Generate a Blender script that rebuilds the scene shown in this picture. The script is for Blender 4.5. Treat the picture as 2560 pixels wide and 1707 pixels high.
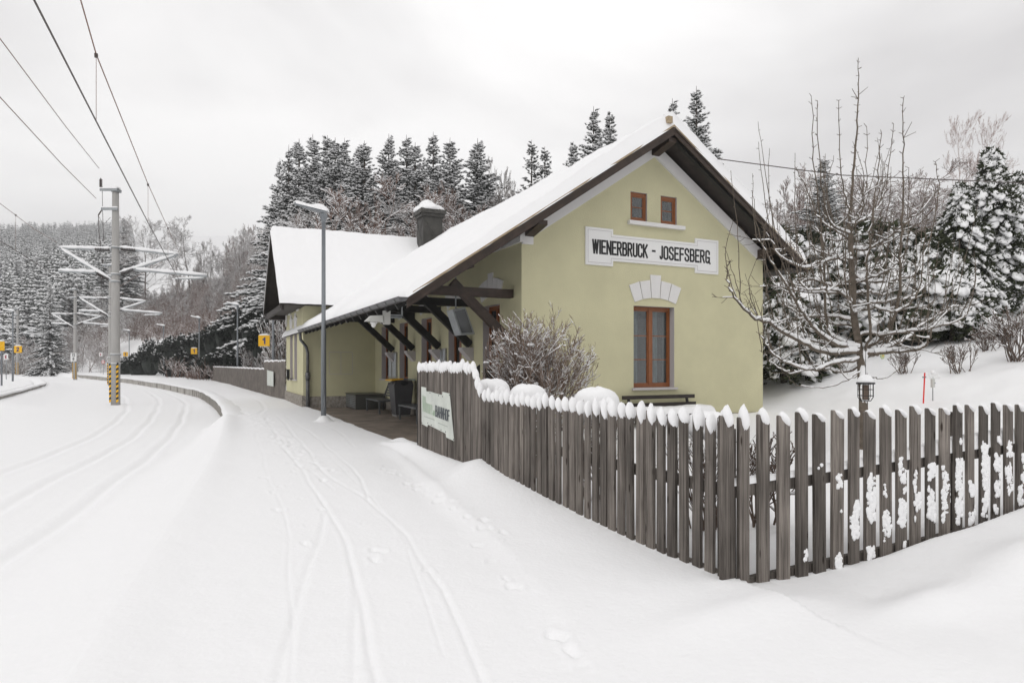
import bpy, math, random
import numpy as np
from mathutils import Vector, Matrix, noise
random.seed(7); NR = np.random.default_rng(7)
scn = bpy.context.scene
for o in list(bpy.data.objects): bpy.data.objects.remove(o)
COL = scn.collection
# ------------------------------------------------------------------ camera, sky, sun, exposure
F_PX, YH, EYE = 1640.0, 911.0, 1.62
SN, CS = 0.4362, 0.8999
CX, CY = -6.466, -12.858
cd = bpy.data.cameras.new('camera'); cam = bpy.data.objects.new('camera', cd); COL.objects.link(cam)
cd.sensor_width = 36; cd.lens = F_PX/2560*36; cd.shift_y = (YH-853.5)/2560; cd.clip_end = 3000; cd.clip_start = .05
cam.location = (CX, CY, EYE); cam.rotation_euler = (math.pi/2, 0, -math.asin(SN)); scn.camera = cam
W = bpy.data.worlds.new('World'); scn.world = W; W.use_nodes = True
nt = W.node_tree; N = nt.nodes; L = nt.links; N.clear()
SUN_EL, SUN_ROT = math.radians(38), math.radians(250)
out = N.new('ShaderNodeOutputWorld'); bg = N.new('ShaderNodeBackground'); bg.inputs['Strength'].default_value = 0.10
sky = N.new('ShaderNodeTexSky'); sky.sky_type = 'NISHITA'; sky.sun_disc = False; sky.sun_elevation = SUN_EL; sky.sun_rotation = SUN_ROT
hs = N.new('ShaderNodeHueSaturation'); hs.inputs['Saturation'].default_value = 0.1
tc = N.new('ShaderNodeTexCoord'); mp = N.new('ShaderNodeMapping'); mp.inputs['Scale'].default_value = (1, 1, 2.2)
nz = N.new('ShaderNodeTexNoise'); nz.inputs['Scale'].default_value = 1.25; nz.inputs['Detail'].default_value = 5; nz.inputs['Roughness'].default_value = .5; nz.inputs['Distortion'].default_value = .4
cr = N.new('ShaderNodeValToRGB'); cr.color_ramp.elements[0].position = .36; cr.color_ramp.elements[1].position = .64
cr.color_ramp.elements[0].color = (7.5, 7.35, 7.4, 1); cr.color_ramp.elements[1].color = (11.2, 11.1, 11.05, 1)
mx = N.new('ShaderNodeMix'); mx.data_type = 'RGBA'; mx.inputs[0].default_value = .93
L.new(sky.outputs[0], hs.inputs['Color']); L.new(tc.outputs['Generated'], mp.inputs[0]); L.new(mp.outputs[0], nz.inputs['Vector'])
L.new(nz.outputs['Fac'], cr.inputs[0]); L.new(hs.outputs[0], mx.inputs[6]); L.new(cr.outputs[0], mx.inputs[7])
L.new(mx.outputs[2], bg.inputs['Color']); L.new(bg.outputs[0], out.inputs[0])
sd = bpy.data.lights.new('sun', 'SUN'); sd.energy = 0.55; sd.angle = math.radians(40); sd.color = (1, .985, .96)
so = bpy.data.objects.new('sun', sd); COL.objects.link(so)
az = math.radians(205)   # compass of the light in the building frame, high and from behind the camera's left
d = Vector((-math.cos(SUN_EL)*0.75, -math.cos(SUN_EL)*0.55, math.sin(SUN_EL)))
so.rotation_euler = d.to_track_quat('Z', 'Y').to_euler()
scn.view_settings.view_transform = 'Standard'; scn.view_settings.look = 'None'; scn.view_settings.exposure = 0.19; scn.view_settings.gamma = 1
scn.cycles.max_bounces = 6; scn.cycles.diffuse_bounces = 3; scn.cycles.transparent_max_bounces = 12

# ------------------------------------------------------------------ frame helpers
def c2w(X, Y): return (CX + X*CS + Y*SN, CY - X*SN + Y*CS)           # camera ground frame -> world
def w2c(x, y): dx, dy = x-CX, y-CY; return (dx*CS-dy*SN, dx*SN+dy*CS)
def at(px, py, Y):                                                    # photo pixel + distance -> world point
    x, y = c2w((px-1280)/F_PX*Y, Y); return Vector((x, y, EYE+(YH-py)/F_PX*Y))
def sm(a, b, v): t = np.clip((v-a)/(b-a), 0, 1); return t*t*(3-2*t)

# ------------------------------------------------------------------ materials
def mat(name, col, rough=.6, metal=0, bump=0, bscale=40, var=0, vscale=3, col2=None, stretch=None, spec=.4, vdetail=5, dist=0):
    m = bpy.data.materials.new(name); m.use_nodes = True; t = m.node_tree; p = t.nodes['Principled BSDF']
    p.inputs['Base Color'].default_value = (*col, 1); p.inputs['Roughness'].default_value = rough; p.inputs['Metallic'].default_value = metal
    p.inputs['Specular IOR Level'].default_value = spec
    tcn = t.nodes.new('ShaderNodeTexCoord'); mpn = t.nodes.new('ShaderNodeMapping')
    if stretch: mpn.inputs['Scale'].default_value = stretch
    t.links.new(tcn.outputs['Object'], mpn.inputs[0])
    if var or col2:
        n = t.nodes.new('ShaderNodeTexNoise'); n.inputs['Scale'].default_value = vscale; n.inputs['Detail'].default_value = vdetail; n.inputs['Roughness'].default_value = .62; n.inputs['Distortion'].default_value = dist
        r = t.nodes.new('ShaderNodeValToRGB'); r.color_ramp.elements[0].position = .32; r.color_ramp.elements[1].position = .68
        c2 = col2 or tuple(c*(1-var) for c in col)
        c1 = col if col2 else tuple(min(1, c*(1+var*.5)) for c in col)
        r.color_ramp.elements[0].color = (*c2, 1); r.color_ramp.elements[1].color = (*c1, 1)
        t.links.new(mpn.outputs[0], n.inputs['Vector']); t.links.new(n.outputs['Fac'], r.inputs[0]); t.links.new(r.outputs[0], p.inputs['Base Color'])
    if bump:
        n2 = t.nodes.new('ShaderNodeTexNoise'); n2.inputs['Scale'].default_value = bscale; n2.inputs['Detail'].default_value = 4
        b = t.nodes.new('ShaderNodeBump'); b.inputs['Strength'].default_value = bump; b.inputs['Distance'].default_value = .01
        t.links.new(mpn.outputs[0], n2.inputs['Vector']); t.links.new(n2.outputs['Fac'], b.inputs['Height']); t.links.new(b.outputs[0], p.inputs['Normal'])
    return m
SNOW = mat('snow', (.90, .90, .905), .75, bump=.35, bscale=22, spec=.15)
SNOWG = mat('ground_snow', (.90, .90, .905), .75, bump=.55, bscale=26, spec=.15)
PLAST = mat('lime_plaster', (.590, .562, .375), .9, bump=.8, bscale=45, var=.08, vscale=.9, spec=.1, vdetail=8)
WHITE = mat('white_plaster', (.72, .71, .70), .85, bump=.15, bscale=60, var=.04, vscale=2, spec=.15)
REVEAL = mat('grey_reveal', (.50, .475, .475), .85, bump=.2, bscale=60, spec=.1)
STONE = mat('plinth_stone', (.34, .31, .275), .9, bump=1.0, bscale=22, var=.45, vscale=9, spec=.1)
DARKW = mat('dark_stained_wood', (.030, .023, .019), .6, bump=.3, bscale=30, var=.4, vscale=6, stretch=(1, 1, 1))
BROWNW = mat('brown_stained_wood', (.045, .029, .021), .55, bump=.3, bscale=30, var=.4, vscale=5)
BLACKW = mat('black_wood', (.018, .017, .016), .6, bump=.2, bscale=30, var=.3, vscale=5)
WINW = mat('varnished_window_wood', (.25, .085, .026), .35, var=.25, vscale=9, stretch=(4, 4, 1))
TAN = mat('raw_wood_edge', (.42, .33, .22), .8, var=.3, vscale=12)
ZINC = mat('weathered_zinc', (.13, .13, .135), .42, .55, var=.25, vscale=5)
CHIM = mat('chimney_sheet', (.075, .072, .066), .5, .5, var=.35, vscale=3)
LAMPM = mat('lamp_grey_paint', (.20, .215, .23), .45, .3, var=.1, vscale=2)
ALU = mat('brushed_metal', (.42, .42, .41), .4, .8, var=.15, vscale=6)
GALV = mat('galvanised_steel', (.34, .36, .37), .5, .5, var=.2, vscale=8)
CONC = mat('mast_concrete', (.40, .39, .375), .85, bump=.3, bscale=30, var=.12, vscale=2, stretch=(3, 3, .5))
EDGEC = mat('platform_concrete', (.43, .41, .38), .9, bump=.4, bscale=12, var=.3, vscale=1.5)
PAVE = mat('canopy_paving', (.20, .165, .135), .8, bump=.3, bscale=25, var=.45, vscale=1.3, spec=.35)
YEL = mat('yellow_paint', (.85, .47, .01), .5)
BLK = mat('black_paint', (.012, .012, .014), .5)
NAVY = mat('navy_numeral', (.03, .03, .16), .5)
RED = mat('red_paint', (.75, .03, .02), .5)
REDD = mat('dark_red_letter', (.35, .03, .06), .5)
SIGNW = mat('sign_white', (.78, .78, .77), .5)
LET = mat('lettering_black', (.012, .012, .013), .6)
BANN = mat('dull_banner', (.62, .65, .60), .55, var=.15, vscale=3)
GREEN = mat('banner_green', (.46, .56, .44), .6)
GREYL = mat('banner_grey', (.10, .11, .12), .6)
FAINT = mat('banner_faint', (.40, .44, .40), .6)
BINM = mat('bin_grey', (.065, .065, .07), .5, var=.15, vscale=4)
BENCHM = mat('bench_anthracite', (.085, .09, .095), .5)
BLUE = mat('bin_lid_blue', (.05, .16, .24), .5)
CAMW = mat('camera_offwhite', (.55, .55, .52), .5)
WIRE = mat('cable', (.10, .085, .08), .5, .3)
CUW = mat('copper_wire', (.22, .13, .10), .5, .4)
INS = mat('insulator_brown', (.05, .035, .03), .3)
CURT = mat('curtain', (.60, .66, .68), .9, var=.5, vscale=2, stretch=(18, 18, 1.5))
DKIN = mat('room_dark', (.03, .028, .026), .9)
SCREEN = mat('screen', (.10, .11, .12), .15, spec=.8)
PAPER = mat('timetable_paper', (.50, .53, .55), .6, var=.25, vscale=14)
TREAD = mat('tread_plate', (.13, .13, .12), .4, .7, bump=.8, bscale=30)
BARK = mat('apple_bark', (.145, .118, .092), .85, bump=.6, bscale=40, var=.35, vscale=10)
TWIG = mat('twig_brown', (.15, .11, .088), .85, var=.3, vscale=4)
TWIGR = mat('reddish_twig', (.17, .105, .080), .85, var=.3, vscale=2)
FORB = mat('forest_twig', (.14, .115, .10), .9, var=.25, vscale=1)
TRUNK = mat('spruce_bark', (.075, .06, .05), .9)
NEED = mat('spruce_needles', (.066, .073, .064), .8, var=.4, vscale=2, spec=.2)
NEED2 = mat('thuja_green', (.042, .050, .024), .8, var=.5, vscale=3, spec=.2)
IVY = mat('evergreen_leaf', (.020, .026, .020), .7, var=.4, vscale=3, spec=.3)

def glassmat():
    m = bpy.data.materials.new('window_glass'); m.use_nodes = True; t = m.node_tree; t.nodes.clear()
    o = t.nodes.new('ShaderNodeOutputMaterial'); mixn = t.nodes.new('ShaderNodeMixShader'); tr = t.nodes.new('ShaderNodeBsdfTransparent'); tr.inputs[0].default_value = (.62, .66, .66, 1)
    g = t.nodes.new('ShaderNodeBsdfGlossy'); g.inputs['Roughness'].default_value = .03; g.inputs[0].default_value = (.9, .9, .9, 1)
    mixn.inputs[0].default_value = .10
    t.links.new(tr.outputs[0], mixn.inputs[1]); t.links.new(g.outputs[0], mixn.inputs[2]); t.links.new(mixn.outputs[0], o.inputs[0]); return m
GLASS = glassmat()

def woodmat():   # weathered picket wood: vertical grain, knots, per-picket tone
    m = bpy.data.materials.new('weathered_picket_wood'); m.use_nodes = True; t = m.node_tree; p = t.nodes['Principled BSDF']; A = t.nodes.new; K = t.links.new
    p.inputs['Roughness'].default_value = .85; p.inputs['Specular IOR Level'].default_value = .15
    tcn = A('ShaderNodeTexCoord'); oi = A('ShaderNodeObjectInfo'); add = A('ShaderNodeVectorMath'); add.operation = 'ADD'
    cmb = A('ShaderNodeCombineXYZ'); mul = A('ShaderNodeMath'); mul.operation = 'MULTIPLY'; mul.inputs[1].default_value = 37
    K(oi.outputs['Random'], mul.inputs[0])
    for i in range(3): K(mul.outputs[0], cmb.inputs[i])
    K(tcn.outputs['Object'], add.inputs[0]); K(cmb.outputs[0], add.inputs[1])
    mp1 = A('ShaderNodeMapping'); mp1.inputs['Scale'].default_value = (60, 60, 1.6); K(add.outputs[0], mp1.inputs[0])
    n1 = A('ShaderNodeTexNoise'); n1.inputs['Scale'].default_value = 1; n1.inputs['Detail'].default_value = 6; n1.inputs['Roughness'].default_value = .65; n1.inputs['Distortion'].default_value = .6; K(mp1.outputs[0], n1.inputs[0])
    r1 = A('ShaderNodeValToRGB'); r1.color_ramp.elements[0].position = .3; r1.color_ramp.elements[1].position = .72
    r1.color_ramp.elements[0].color = (.060, .051, .045, 1); r1.color_ramp.elements[1].color = (.34, .303, .270, 1); K(n1.outputs['Fac'], r1.inputs[0])
    mp2 = A('ShaderNodeMapping'); mp2.inputs['Scale'].default_value = (9, 9, 2.6); K(add.outputs[0], mp2.inputs[0])
    v = A('ShaderNodeTexVoronoi'); v.inputs['Scale'].default_value = 1; K(mp2.outputs[0], v.inputs[0])
    r2 = A('ShaderNodeValToRGB'); r2.color_ramp.elements[0].position = .07; r2.color_ramp.elements[1].position = .13; r2.color_ramp.elements[0].color = (.25, .22, .2, 1); K(v.outputs['Distance'], r2.inputs[0])
    mm = A('ShaderNodeMix'); mm.data_type = 'RGBA'; mm.blend_type = 'MULTIPLY'; mm.inputs[0].default_value = 1; K(r1.outputs[0], mm.inputs[6]); K(r2.outputs[0], mm.inputs[7])
    r3 = A('ShaderNodeMapRange'); r3.inputs[3].default_value = .52; r3.inputs[4].default_value = 1.12; K(oi.outputs['Random'], r3.inputs[0])
    n3 = A('ShaderNodeTexNoise'); n3.inputs['Scale'].default_value = 2.2; K(add.outputs[0], n3.inputs[0]); r4 = A('ShaderNodeMapRange'); r4.inputs[1].default_value = .3; r4.inputs[2].default_value = .7; r4.inputs[3].default_value = .72; r4.inputs[4].default_value = 1.15; K(n3.outputs['Fac'], r4.inputs[0])
    ml = A('ShaderNodeMath'); ml.operation = 'MULTIPLY'; K(r3.outputs[0], ml.inputs[0]); K(r4.outputs[0], ml.inputs[1])
    vm = A('ShaderNodeVectorMath'); vm.operation = 'SCALE'; K(mm.outputs[2], vm.inputs[0]); K(ml.outputs[0], vm.inputs['Scale']); K(vm.outputs[0], p.inputs['Base Color'])
    b = A('ShaderNodeBump'); b.inputs['Strength'].default_value = .5; b.inputs['Distance'].default_value = .004; K(n1.outputs['Fac'], b.inputs['Height']); K(b.outputs[0], p.inputs['Normal'])
    return m
PICK = woodmat()

# ------------------------------------------------------------------ mesh collector
class MB:
    def __init__(s): s.v = []; s.f = []; s.m = []; s.mi = 0
    def add(s, vs, fs):
        b = len(s.v); s.v += [tuple(v) for v in vs]; s.f += [tuple(i+b for i in f) for f in fs]; s.m += [s.mi]*len(fs); return s
    def box(s, x0, x1, y0, y1, z0, z1):
        return s.add([(x0,y0,z0),(x1,y0,z0),(x1,y1,z0),(x0,y1,z0),(x0,y0,z1),(x1,y0,z1),(x1,y1,z1),(x0,y1,z1)],
                     [(0,3,2,1),(4,5,6,7),(0,1,5,4),(1,2,6,5),(2,3,7,6),(3,0,4,7)])
    def hexa(s, vs): return s.add(vs, [(0,3,2,1),(4,5,6,7),(0,1,5,4),(1,2,6,5),(2,3,7,6),(3,0,4,7)])
    def beam(s, p0, p1, w, h, up=(0,0,1)):
        p0, p1 = Vector(p0), Vector(p1); a = (p1-p0).normalized(); u = Vector(up); r = a.cross(u)
        if r.length < 1e-4: r = a.cross(Vector((1,0,0)))
        r.normalize(); u = r.cross(a).normalized(); r *= w/2; u *= h/2
        return s.hexa([p0-r-u, p0+r-u, p1+r-u, p1-r-u, p0-r+u, p0+r+u, p1+r+u, p1-r+u])
    def tube(s, pts, rad, n=10, caps=True):
        pts = [Vector(p) for p in pts]; k = len(pts)
        if not hasattr(rad, '__len__'): rad = [rad]*k
        vs = []; ref = None
        for i in range(k):
            a = (pts[min(i+1,k-1)]-pts[max(i-1,0)]).normalized()
            if ref is None or abs(a.dot(ref)) > .95: ref = Vector((0,0,1)) if abs(a.z) < .9 else Vector((1,0,0))
            r = a.cross(ref).normalized(); u = a.cross(r)
            for j in range(n):
                t = 2*math.pi*j/n; vs.append(pts[i]+r*math.cos(t)*rad[i]+u*math.sin(t)*rad[i])
        fs = [(i*n+j, i*n+(j+1)%n, (i+1)*n+(j+1)%n, (i+1)*n+j) for i in range(k-1) for j in range(n)]
        if caps: fs += [tuple(range(n-1,-1,-1)), tuple(range((k-1)*n, k*n))]
        return s.add(vs, fs)
    def poly(s, ring, ext):   # planar ring extruded by vector ext
        ring = [Vector(p) for p in ring]; n = len(ring); e = Vector(ext)
        return s.add(ring+[p+e for p in ring], [tuple(range(n-1,-1,-1)), tuple(range(n,2*n))]+[(i,(i+1)%n,n+(i+1)%n,n+i) for i in range(n)])
    def ell(s, c, r, nu=10, nv=6, fn=None, flat=None):
        c = Vector(c); vs = [c+Vector((0,0,-r[2]))]
        for i in range(1,nv):
            ph = -math.pi/2+math.pi*i/nv
            for j in range(nu):
                t = 2*math.pi*j/nu; k = 1+(fn(t,ph) if fn else 0)
                z = math.sin(ph)*r[2]*k
                if flat is not None and z < flat: z = flat
                vs.append(c+Vector((math.cos(t)*math.cos(ph)*r[0]*k, math.sin(t)*math.cos(ph)*r[1]*k, z)))
        if flat is not None: vs[0] = c+Vector((0,0,flat))
        vs.append(c+Vector((0,0,r[2]))); top = len(vs)-1
        fs = [(0, 1+(j+1)%nu, 1+j) for j in range(nu)]
        for i in range(nv-2):
            a = 1+i*nu; fs += [(a+j, a+(j+1)%nu, a+nu+(j+1)%nu, a+nu+j) for j in range(nu)]
        a = 1+(nv-2)*nu; fs += [(a+j, a+(j+1)%nu, top) for j in range(nu)]
        return s.add(vs, fs)
    def mesh(s, name, mats, smooth=False, off=(0,0,0)):
        me = bpy.data.meshes.new(name)
        me.from_pydata([(v[0]-off[0], v[1]-off[1], v[2]-off[2]) for v in s.v], [], s.f)
        for m in (mats if isinstance(mats, (list, tuple)) else [mats]): me.materials.append(m)
        if any(s.m): me.polygons.foreach_set('material_index', s.m)
        if smooth: me.polygons.foreach_set('use_smooth', [True]*len(me.polygons))
        me.update(); return me
    def build(s, name, mats, parent=None, smooth=False, local=False):
        off = (0,0,0) if (parent is None or local) else wloc(parent)
        o = bpy.data.objects.new(name, s.mesh(name, mats, smooth, off)); COL.objects.link(o)
        if parent is not None: o.parent = parent
        return o
def wloc(o):
    v = Vector((0,0,0))
    while o is not None: v += Vector(o.location); o = o.parent
    return v
def tag(o, label=None, cat=None, group=None, kind=None):
    if label: o['label'] = label
    if cat: o['category'] = cat
    if group: o['group'] = group
    if kind: o['kind'] = kind
    return o
def thing(name, loc, label, cat, group=None):
    o = bpy.data.objects.new(name, None); COL.objects.link(o); o.location = loc; o.empty_display_size = .2
    return tag(o, label, cat, group)
def copy_tree(o, parent=None):
    c = o.copy(); COL.objects.link(c); c.parent = parent
    for ch in o.children: copy_tree(ch, c)
    return c
def npmesh(name, V, Fq, mats, mi=None, smooth=False):
    me = bpy.data.meshes.new(name); V = np.asarray(V, np.float32); Fq = np.asarray(Fq, np.int32); k = Fq.shape[1]
    me.vertices.add(len(V)); me.vertices.foreach_set('co', V.ravel()); me.loops.add(Fq.size); me.loops.foreach_set('vertex_index', Fq.ravel())
    me.polygons.add(len(Fq)); me.polygons.foreach_set('loop_start', np.arange(len(Fq), dtype=np.int32)*k)
    try: me.polygons.foreach_set('loop_total', np.full(len(Fq), k, np.int32))
    except Exception: pass
    for m in mats: me.materials.append(m)
    if mi is not None: me.polygons.foreach_set('material_index', np.asarray(mi, np.int32))
    me.polygons.foreach_set('use_smooth', np.full(len(Fq), smooth)); me.update(); me.validate(); return me
def link(name, me, parent=None, loc=(0,0,0)):
    o = bpy.data.objects.new(name, me); COL.objects.link(o); o.location = loc; o.parent = parent; return o

def nz2(x, y, s, seed=0, octv=3):      # cheap vectorised value noise, -1..1
    tot = np.zeros(np.shape(x)); amp = 1; nrm = 0
    for k in range(octv):
        xs = np.asarray(x)*s*2**k+seed*17.3; ys = np.asarray(y)*s*2**k-seed*9.1
        xi = np.floor(xs).astype(np.int64); yi = np.floor(ys).astype(np.int64); fx = xs-xi; fy = ys-yi
        def h(a, b):
            n = (a*374761393+b*668265263+(seed+k)*1442695) & 0xffffffff; n = ((n ^ (n >> 13))*1274126177) & 0xffffffff
            return ((n ^ (n >> 16)) & 0xffff)/32767.5-1
        ux = fx*fx*(3-2*fx); uy = fy*fy*(3-2*fy)
        v = (h(xi,yi)*(1-ux)+h(xi+1,yi)*ux)*(1-uy)+(h(xi,yi+1)*(1-ux)+h(xi+1,yi+1)*ux)*uy
        tot += v*amp; nrm += amp; amp *= .5
    return tot/nrm

# ------------------------------------------------------------------ terrain
EY = np.array([-60,-20,0,3.83,6.8,12.2,18.1,22.6,28.7,38,49,63,85,100,130,170.]); EX = np.array([26,7.5,-1.0,-2.45,-3.5,-5.5,-7.95,-9.85,-12.9,-18,-25.8,-36.6,-56,-70,-100,-140.])
E2Y = np.array([-60,0,20,32,50,62,80,100,130,170.]); E2X = np.array([0,-9,-18.8,-25,-35.5,-44.5,-62,-84,-115,-155.])
def edge_d(X, Y, ey, ex):
    xe = np.interp(Y, ey, ex); sl = (np.interp(Y+.5, ey, ex)-np.interp(Y-.5, ey, ex)); return (X-xe)/np.sqrt(1+sl*sl)
_yy = np.arange(-60, 170.1, .5); _k = np.ones(9)/9
def _smooth(ey, ex): v = np.interp(_yy, ey, ex); v = np.convolve(np.pad(v, 8, mode='reflect', reflect_type='odd'), np.convolve(_k, _k), 'same')[8:-8]; return _yy, v
EY, EX = _smooth(EY, EX); E2Y, E2X = _smooth(E2Y, E2X)
BX = np.array([(-200,190),(-90,128),(-56,97),(-27,63),(-14,45),(1,32),(6.6,21.5),(10,13),(18,3),(50,-30)], float)
def bank_d(X, Y):
    best = np.full(np.shape(X), 1e9); sg = np.ones(np.shape(X))
    for (ax, ay), (bx, by) in zip(BX[:-1], BX[1:]):
        dx, dy = bx-ax, by-ay; l2 = dx*dx+dy*dy; t = np.clip(((X-ax)*dx+(Y-ay)*dy)/l2, 0, 1)
        qx, qy = X-ax-t*dx, Y-ay-t*dy; dd = np.hypot(qx, qy); c = dx*qy-dy*qx
        m = dd < best; best = np.where(m, dd, best); sg = np.where(m, np.sign(c), sg)
    return best*sg
RAILS = [([4,6.06,7.2,10.5,15,22.8,33.9,48,70],[-3.9,-4.73,-5.1,-6.35,-8.1,-11.5,-16.8,-25.6,-42]),
         ([4,8.47,11.2,17.4,25.5,36,50,70],[-4.9,-6.6,-7.7,-10.1,-13.9,-19.3,-28,-43.5]),
         ([4,11.4,15,20,28,38,55],[-6.2,-8.9,-10.3,-12.4,-16.4,-22.4,-34])]
TRK = [([(-4.5,8.39),(-4.86,1.5),(-5.01,-2.91),(-5.12,-5.42),(-5.27,-7.05),(-5.42,-8.19),(-5.56,-9.13),(-5.7,-10.5)],.028,.05),
       ([(-4.1,9.0),(-4.45,1.6),(-4.72,-2.9),(-4.62,-5.0),(-4.68,-6.9),(-4.85,-8.4),(-5.0,-9.2),(-5.15,-9.9)],.026,.045),
       ([(-3.9,8.6),(-4.02,1.5),(-4.35,-3.6),(-4.6,-5.2)],.022,.04),
       ([(-5.2,-5.6),(-5.75,-7.9),(-6.0,-9.0),(-6.15,-9.9)],.02,.06),
       ([(-5.32,-7.6),(-5.6,-8.9),(-5.75,-9.7)],.014,.05),
       ([(-4.95,7.0),(-5.3,1.0),(-5.5,-3.0),(-5.62,-5.8),(-5.9,-8.6),(-6.1,-10)],.012,.035), ([(-4.75,8.4),(-4.72,2.5),(-4.95,-1.0),(-4.85,-4.2)],.016,.035), ([(-4.3,-1.0),(-4.5,-4.5),(-4.75,-7.2),(-5.2,-9.4)],.012,.03),
       ([(-3.5,11.5),(-3.3,6.9),(-3.35,2.5),(-3.6,0.2)],.014,.05), ([(-4.6,9.6),(-4.2,12),(-3.9,17),(-4.2,24),(-5,32)],.03,.12)]
FEET = [(-4.21,-7.49),(-4.28,-7.94),(-4.36,-8.41),(-4.38,-8.59),(-4.52,-9.46),(-4.55,-9.68),(-4.58,-9.85)]
_fr = random.Random(12)
for k in range(90): FEET.append((-4.72+.015*(5-k*.15)+_fr.uniform(-.30,.30), 11-.155*k+_fr.uniform(-.2,.2)))
for k in range(16): FEET.append((-5.3+_fr.uniform(-.5,.5), -2-.4*k+_fr.uniform(-.3,.3)))
for k in range(22): FEET.append((-3.75-.006*k-.18*(k % 2)*.5, -2.6-.235*k))
def height(x, y, fine=True):
    x = np.asarray(x, float); y = np.asarray(y, float)
    dx, dy = x-CX, y-CY; X = dx*CS-dy*SN; Y = dx*SN+dy*CS
    rise = .0045*np.clip(Y-20, 0, 90)
    d1 = edge_d(X, Y, EY, EX); d2 = edge_d(X, Y, E2Y, E2X)
    far = sm(20.0, 21.2, Y)*(1-sm(84, 90, Y))
    lip = d1 > 0
    nw = .55+.65*sm(20, 9, Y); pl = sm(-nw-.1, -.03, d1)*(1-far)+sm(.18, .42, d1)*far
    z = -(.24+.16*sm(8, 19, Y))*(1-pl)
    far2 = sm(29, 31, Y)*(1-sm(60, 70, Y))
    p2 = (1-sm(-.4, .5, d2))*(1-far2)+(1-sm(-.8, -.4, d2))*far2
    z += .42*p2+.26*far2*np.exp(-((d2-.1)/1.3)**2)*(d2 > -.45)
    z += (.035+.065*sm(9, 19, Y)+.012*np.sin(Y*.8))*np.exp(-((d1-.06)/(.16+.12*(d1 > 0)))**2)*(1-far)
    z += rise
    # hills
    db = bank_d(X, Y); left = 1-sm(-22, 0, X)
    dp = np.clip(db, 0, None)
    hr = .34*dp+.1*np.clip(dp-14, 0, None)
    hl = .95*np.minimum(dp, 11)+.75*np.clip(dp-11, 0, None)
    cap = 12+32*left; hb = hr*(1-left)+hl*left; hb = cap*(1-np.exp(-hb/cap))
    # far left hill beyond the curve
    fy = np.clip(Y-150+np.clip(X+60, -60, 100)*.2, 0, None)
    z += np.maximum(hb, np.where(X < 0, np.minimum(.29*fy, np.clip(93+.12*(X+305), 70, 100))*sm(-25, -60, X), 0))
    z += nz2(x, y, .03, 5, 2)*np.clip(dp, 0, 20)*.06
    # garden behind the picket fence
    gs = sm(-3.0, -2.7, x)*sm(-9.28, -9.0, y)*(1-sm(0, 1, y)*(1-sm(7.2, 7.6, x)))
    gard = .14+.05*sm(-2, 6, x)+.045*np.clip(x-3.0, 0, 6)
    z = z+gs*(gard+.035*nz2(x, y, .9, 3))*(1-sm(3,12,dp))
    # house footprint and bare canopy paving
    can = sm(-2.62, -2.38, x+.1*nz2(x, y, 1.1, 8))*(1-sm(.1, .3, x))*sm(-2.0, -1.2, y)*(1-sm(12.9, 13.1, y))
    z = np.where(can > 0, z*(1-can)-.10*can, z)
    # bank of cleared snow along the fence
    bf = np.interp(y, [-12,-9.6,-9.2,-8.4,-7.4,-6.6,-5.6,-4.8,-4.2,-3.2,-1.6,-.2,.6], [0,.0,.03,.03,.07,.12,.20,.31,.18,.17,.2,.05,0])
    cr_ = np.interp(y, [-10.6,-9.8,-8.1,-5.8,-2.8,-.4], [-4.55,-4.4,-4.05,-3.78,-3.35,-3.1])
    w = np.maximum(-3.03-cr_, .12); u = (x-cr_)/w
    prof = np.where(u < 0, np.exp(-(u*w/.16)**2)*.30, np.where(u < 1, .30+.70*sm(0, 1, u), 1.0))
    z += (bf+.05)*prof*(x < -2.95)*sm(-10.8, -9.3, y)*(1-sm(.2, .8, y))
    # mounds on the right of the corner, outside the fence
    ro = sm(-9.22, -9.4, y)*sm(-3.4, -2.6, x)
    rb = np.interp(x, [-3.4,-2.9,-2.2,-1.4,-.8,-.2,.4,.8,3,8], [0.02,0.02,-.03,.04,.12,.17,.24,.28,.40,.6])
    z += ro*(rb+.02)*np.exp(-np.clip(-9.35-y, 0, 9)*.25)
    z += .17*np.exp(-(((x+.7)/.75)**2+((y+10.15)/.30)**2))+.10*np.exp(-(((x+2.1)/.5)**2+((y+10.15)/.18)**2))+.16*np.exp(-(((x-.9)/.8)**2+((y+10.6)/.5)**2))
    z += .07*np.exp(-(((x+3.3)/.6)**2+((y+9.75)/.2)**2))
    # snow scoops around the lamp foot
    z += .17*np.exp(-(((x+3.12)/.20)**2+((y-6.36)/.22)**2)**1.5)
    if not fine: return z
    # rails under snow
    for (ry, rx) in RAILS:
        dd = edge_d(X, Y, *_smooth(np.array(ry, float), np.array(rx, float)))+.02*np.sin(Y*1.3); f = sm(3.5, 6, Y)*(1-sm(40, 55, Y))
        z -= f*(.032*np.exp(-(dd/.07)**2)-.010*np.exp(-((np.abs(dd)-.17)/.08)**2))
    near = Y < 40
    for pts, dep, wid in TRK:
        best = np.full(np.shape(x), 1e9)
        wob = .018*np.sin(y*1.1+dep*900)+.008*np.sin(y*3.1)
        for (ax, ay), (bx, by) in zip(pts[:-1], pts[1:]):
            ex_, ey_ = bx-ax, by-ay; t = np.clip(((x+wob-ax)*ex_+(y-ay)*ey_)/(ex_*ex_+ey_*ey_), 0, 1)
            best = np.minimum(best, np.hypot(x+wob-ax-t*ex_, y-ay-t*ey_))
        z -= .60*dep*(np.exp(-(best/(wid*.38))**2)-.22*np.exp(-((best-wid*.95)/(wid*.4))**2))*(.7+.5*nz2(x, y, .8, 21, 2))
    # trampled strip between the sled tracks
    tr = np.exp(-((x+4.75+.02*(y-2))/.32)**2)*sm(-6, 0, y)*(1-sm(14, 24, y))
    z += tr*.022*nz2(x, y, 5.5, 2, 2)
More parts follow.
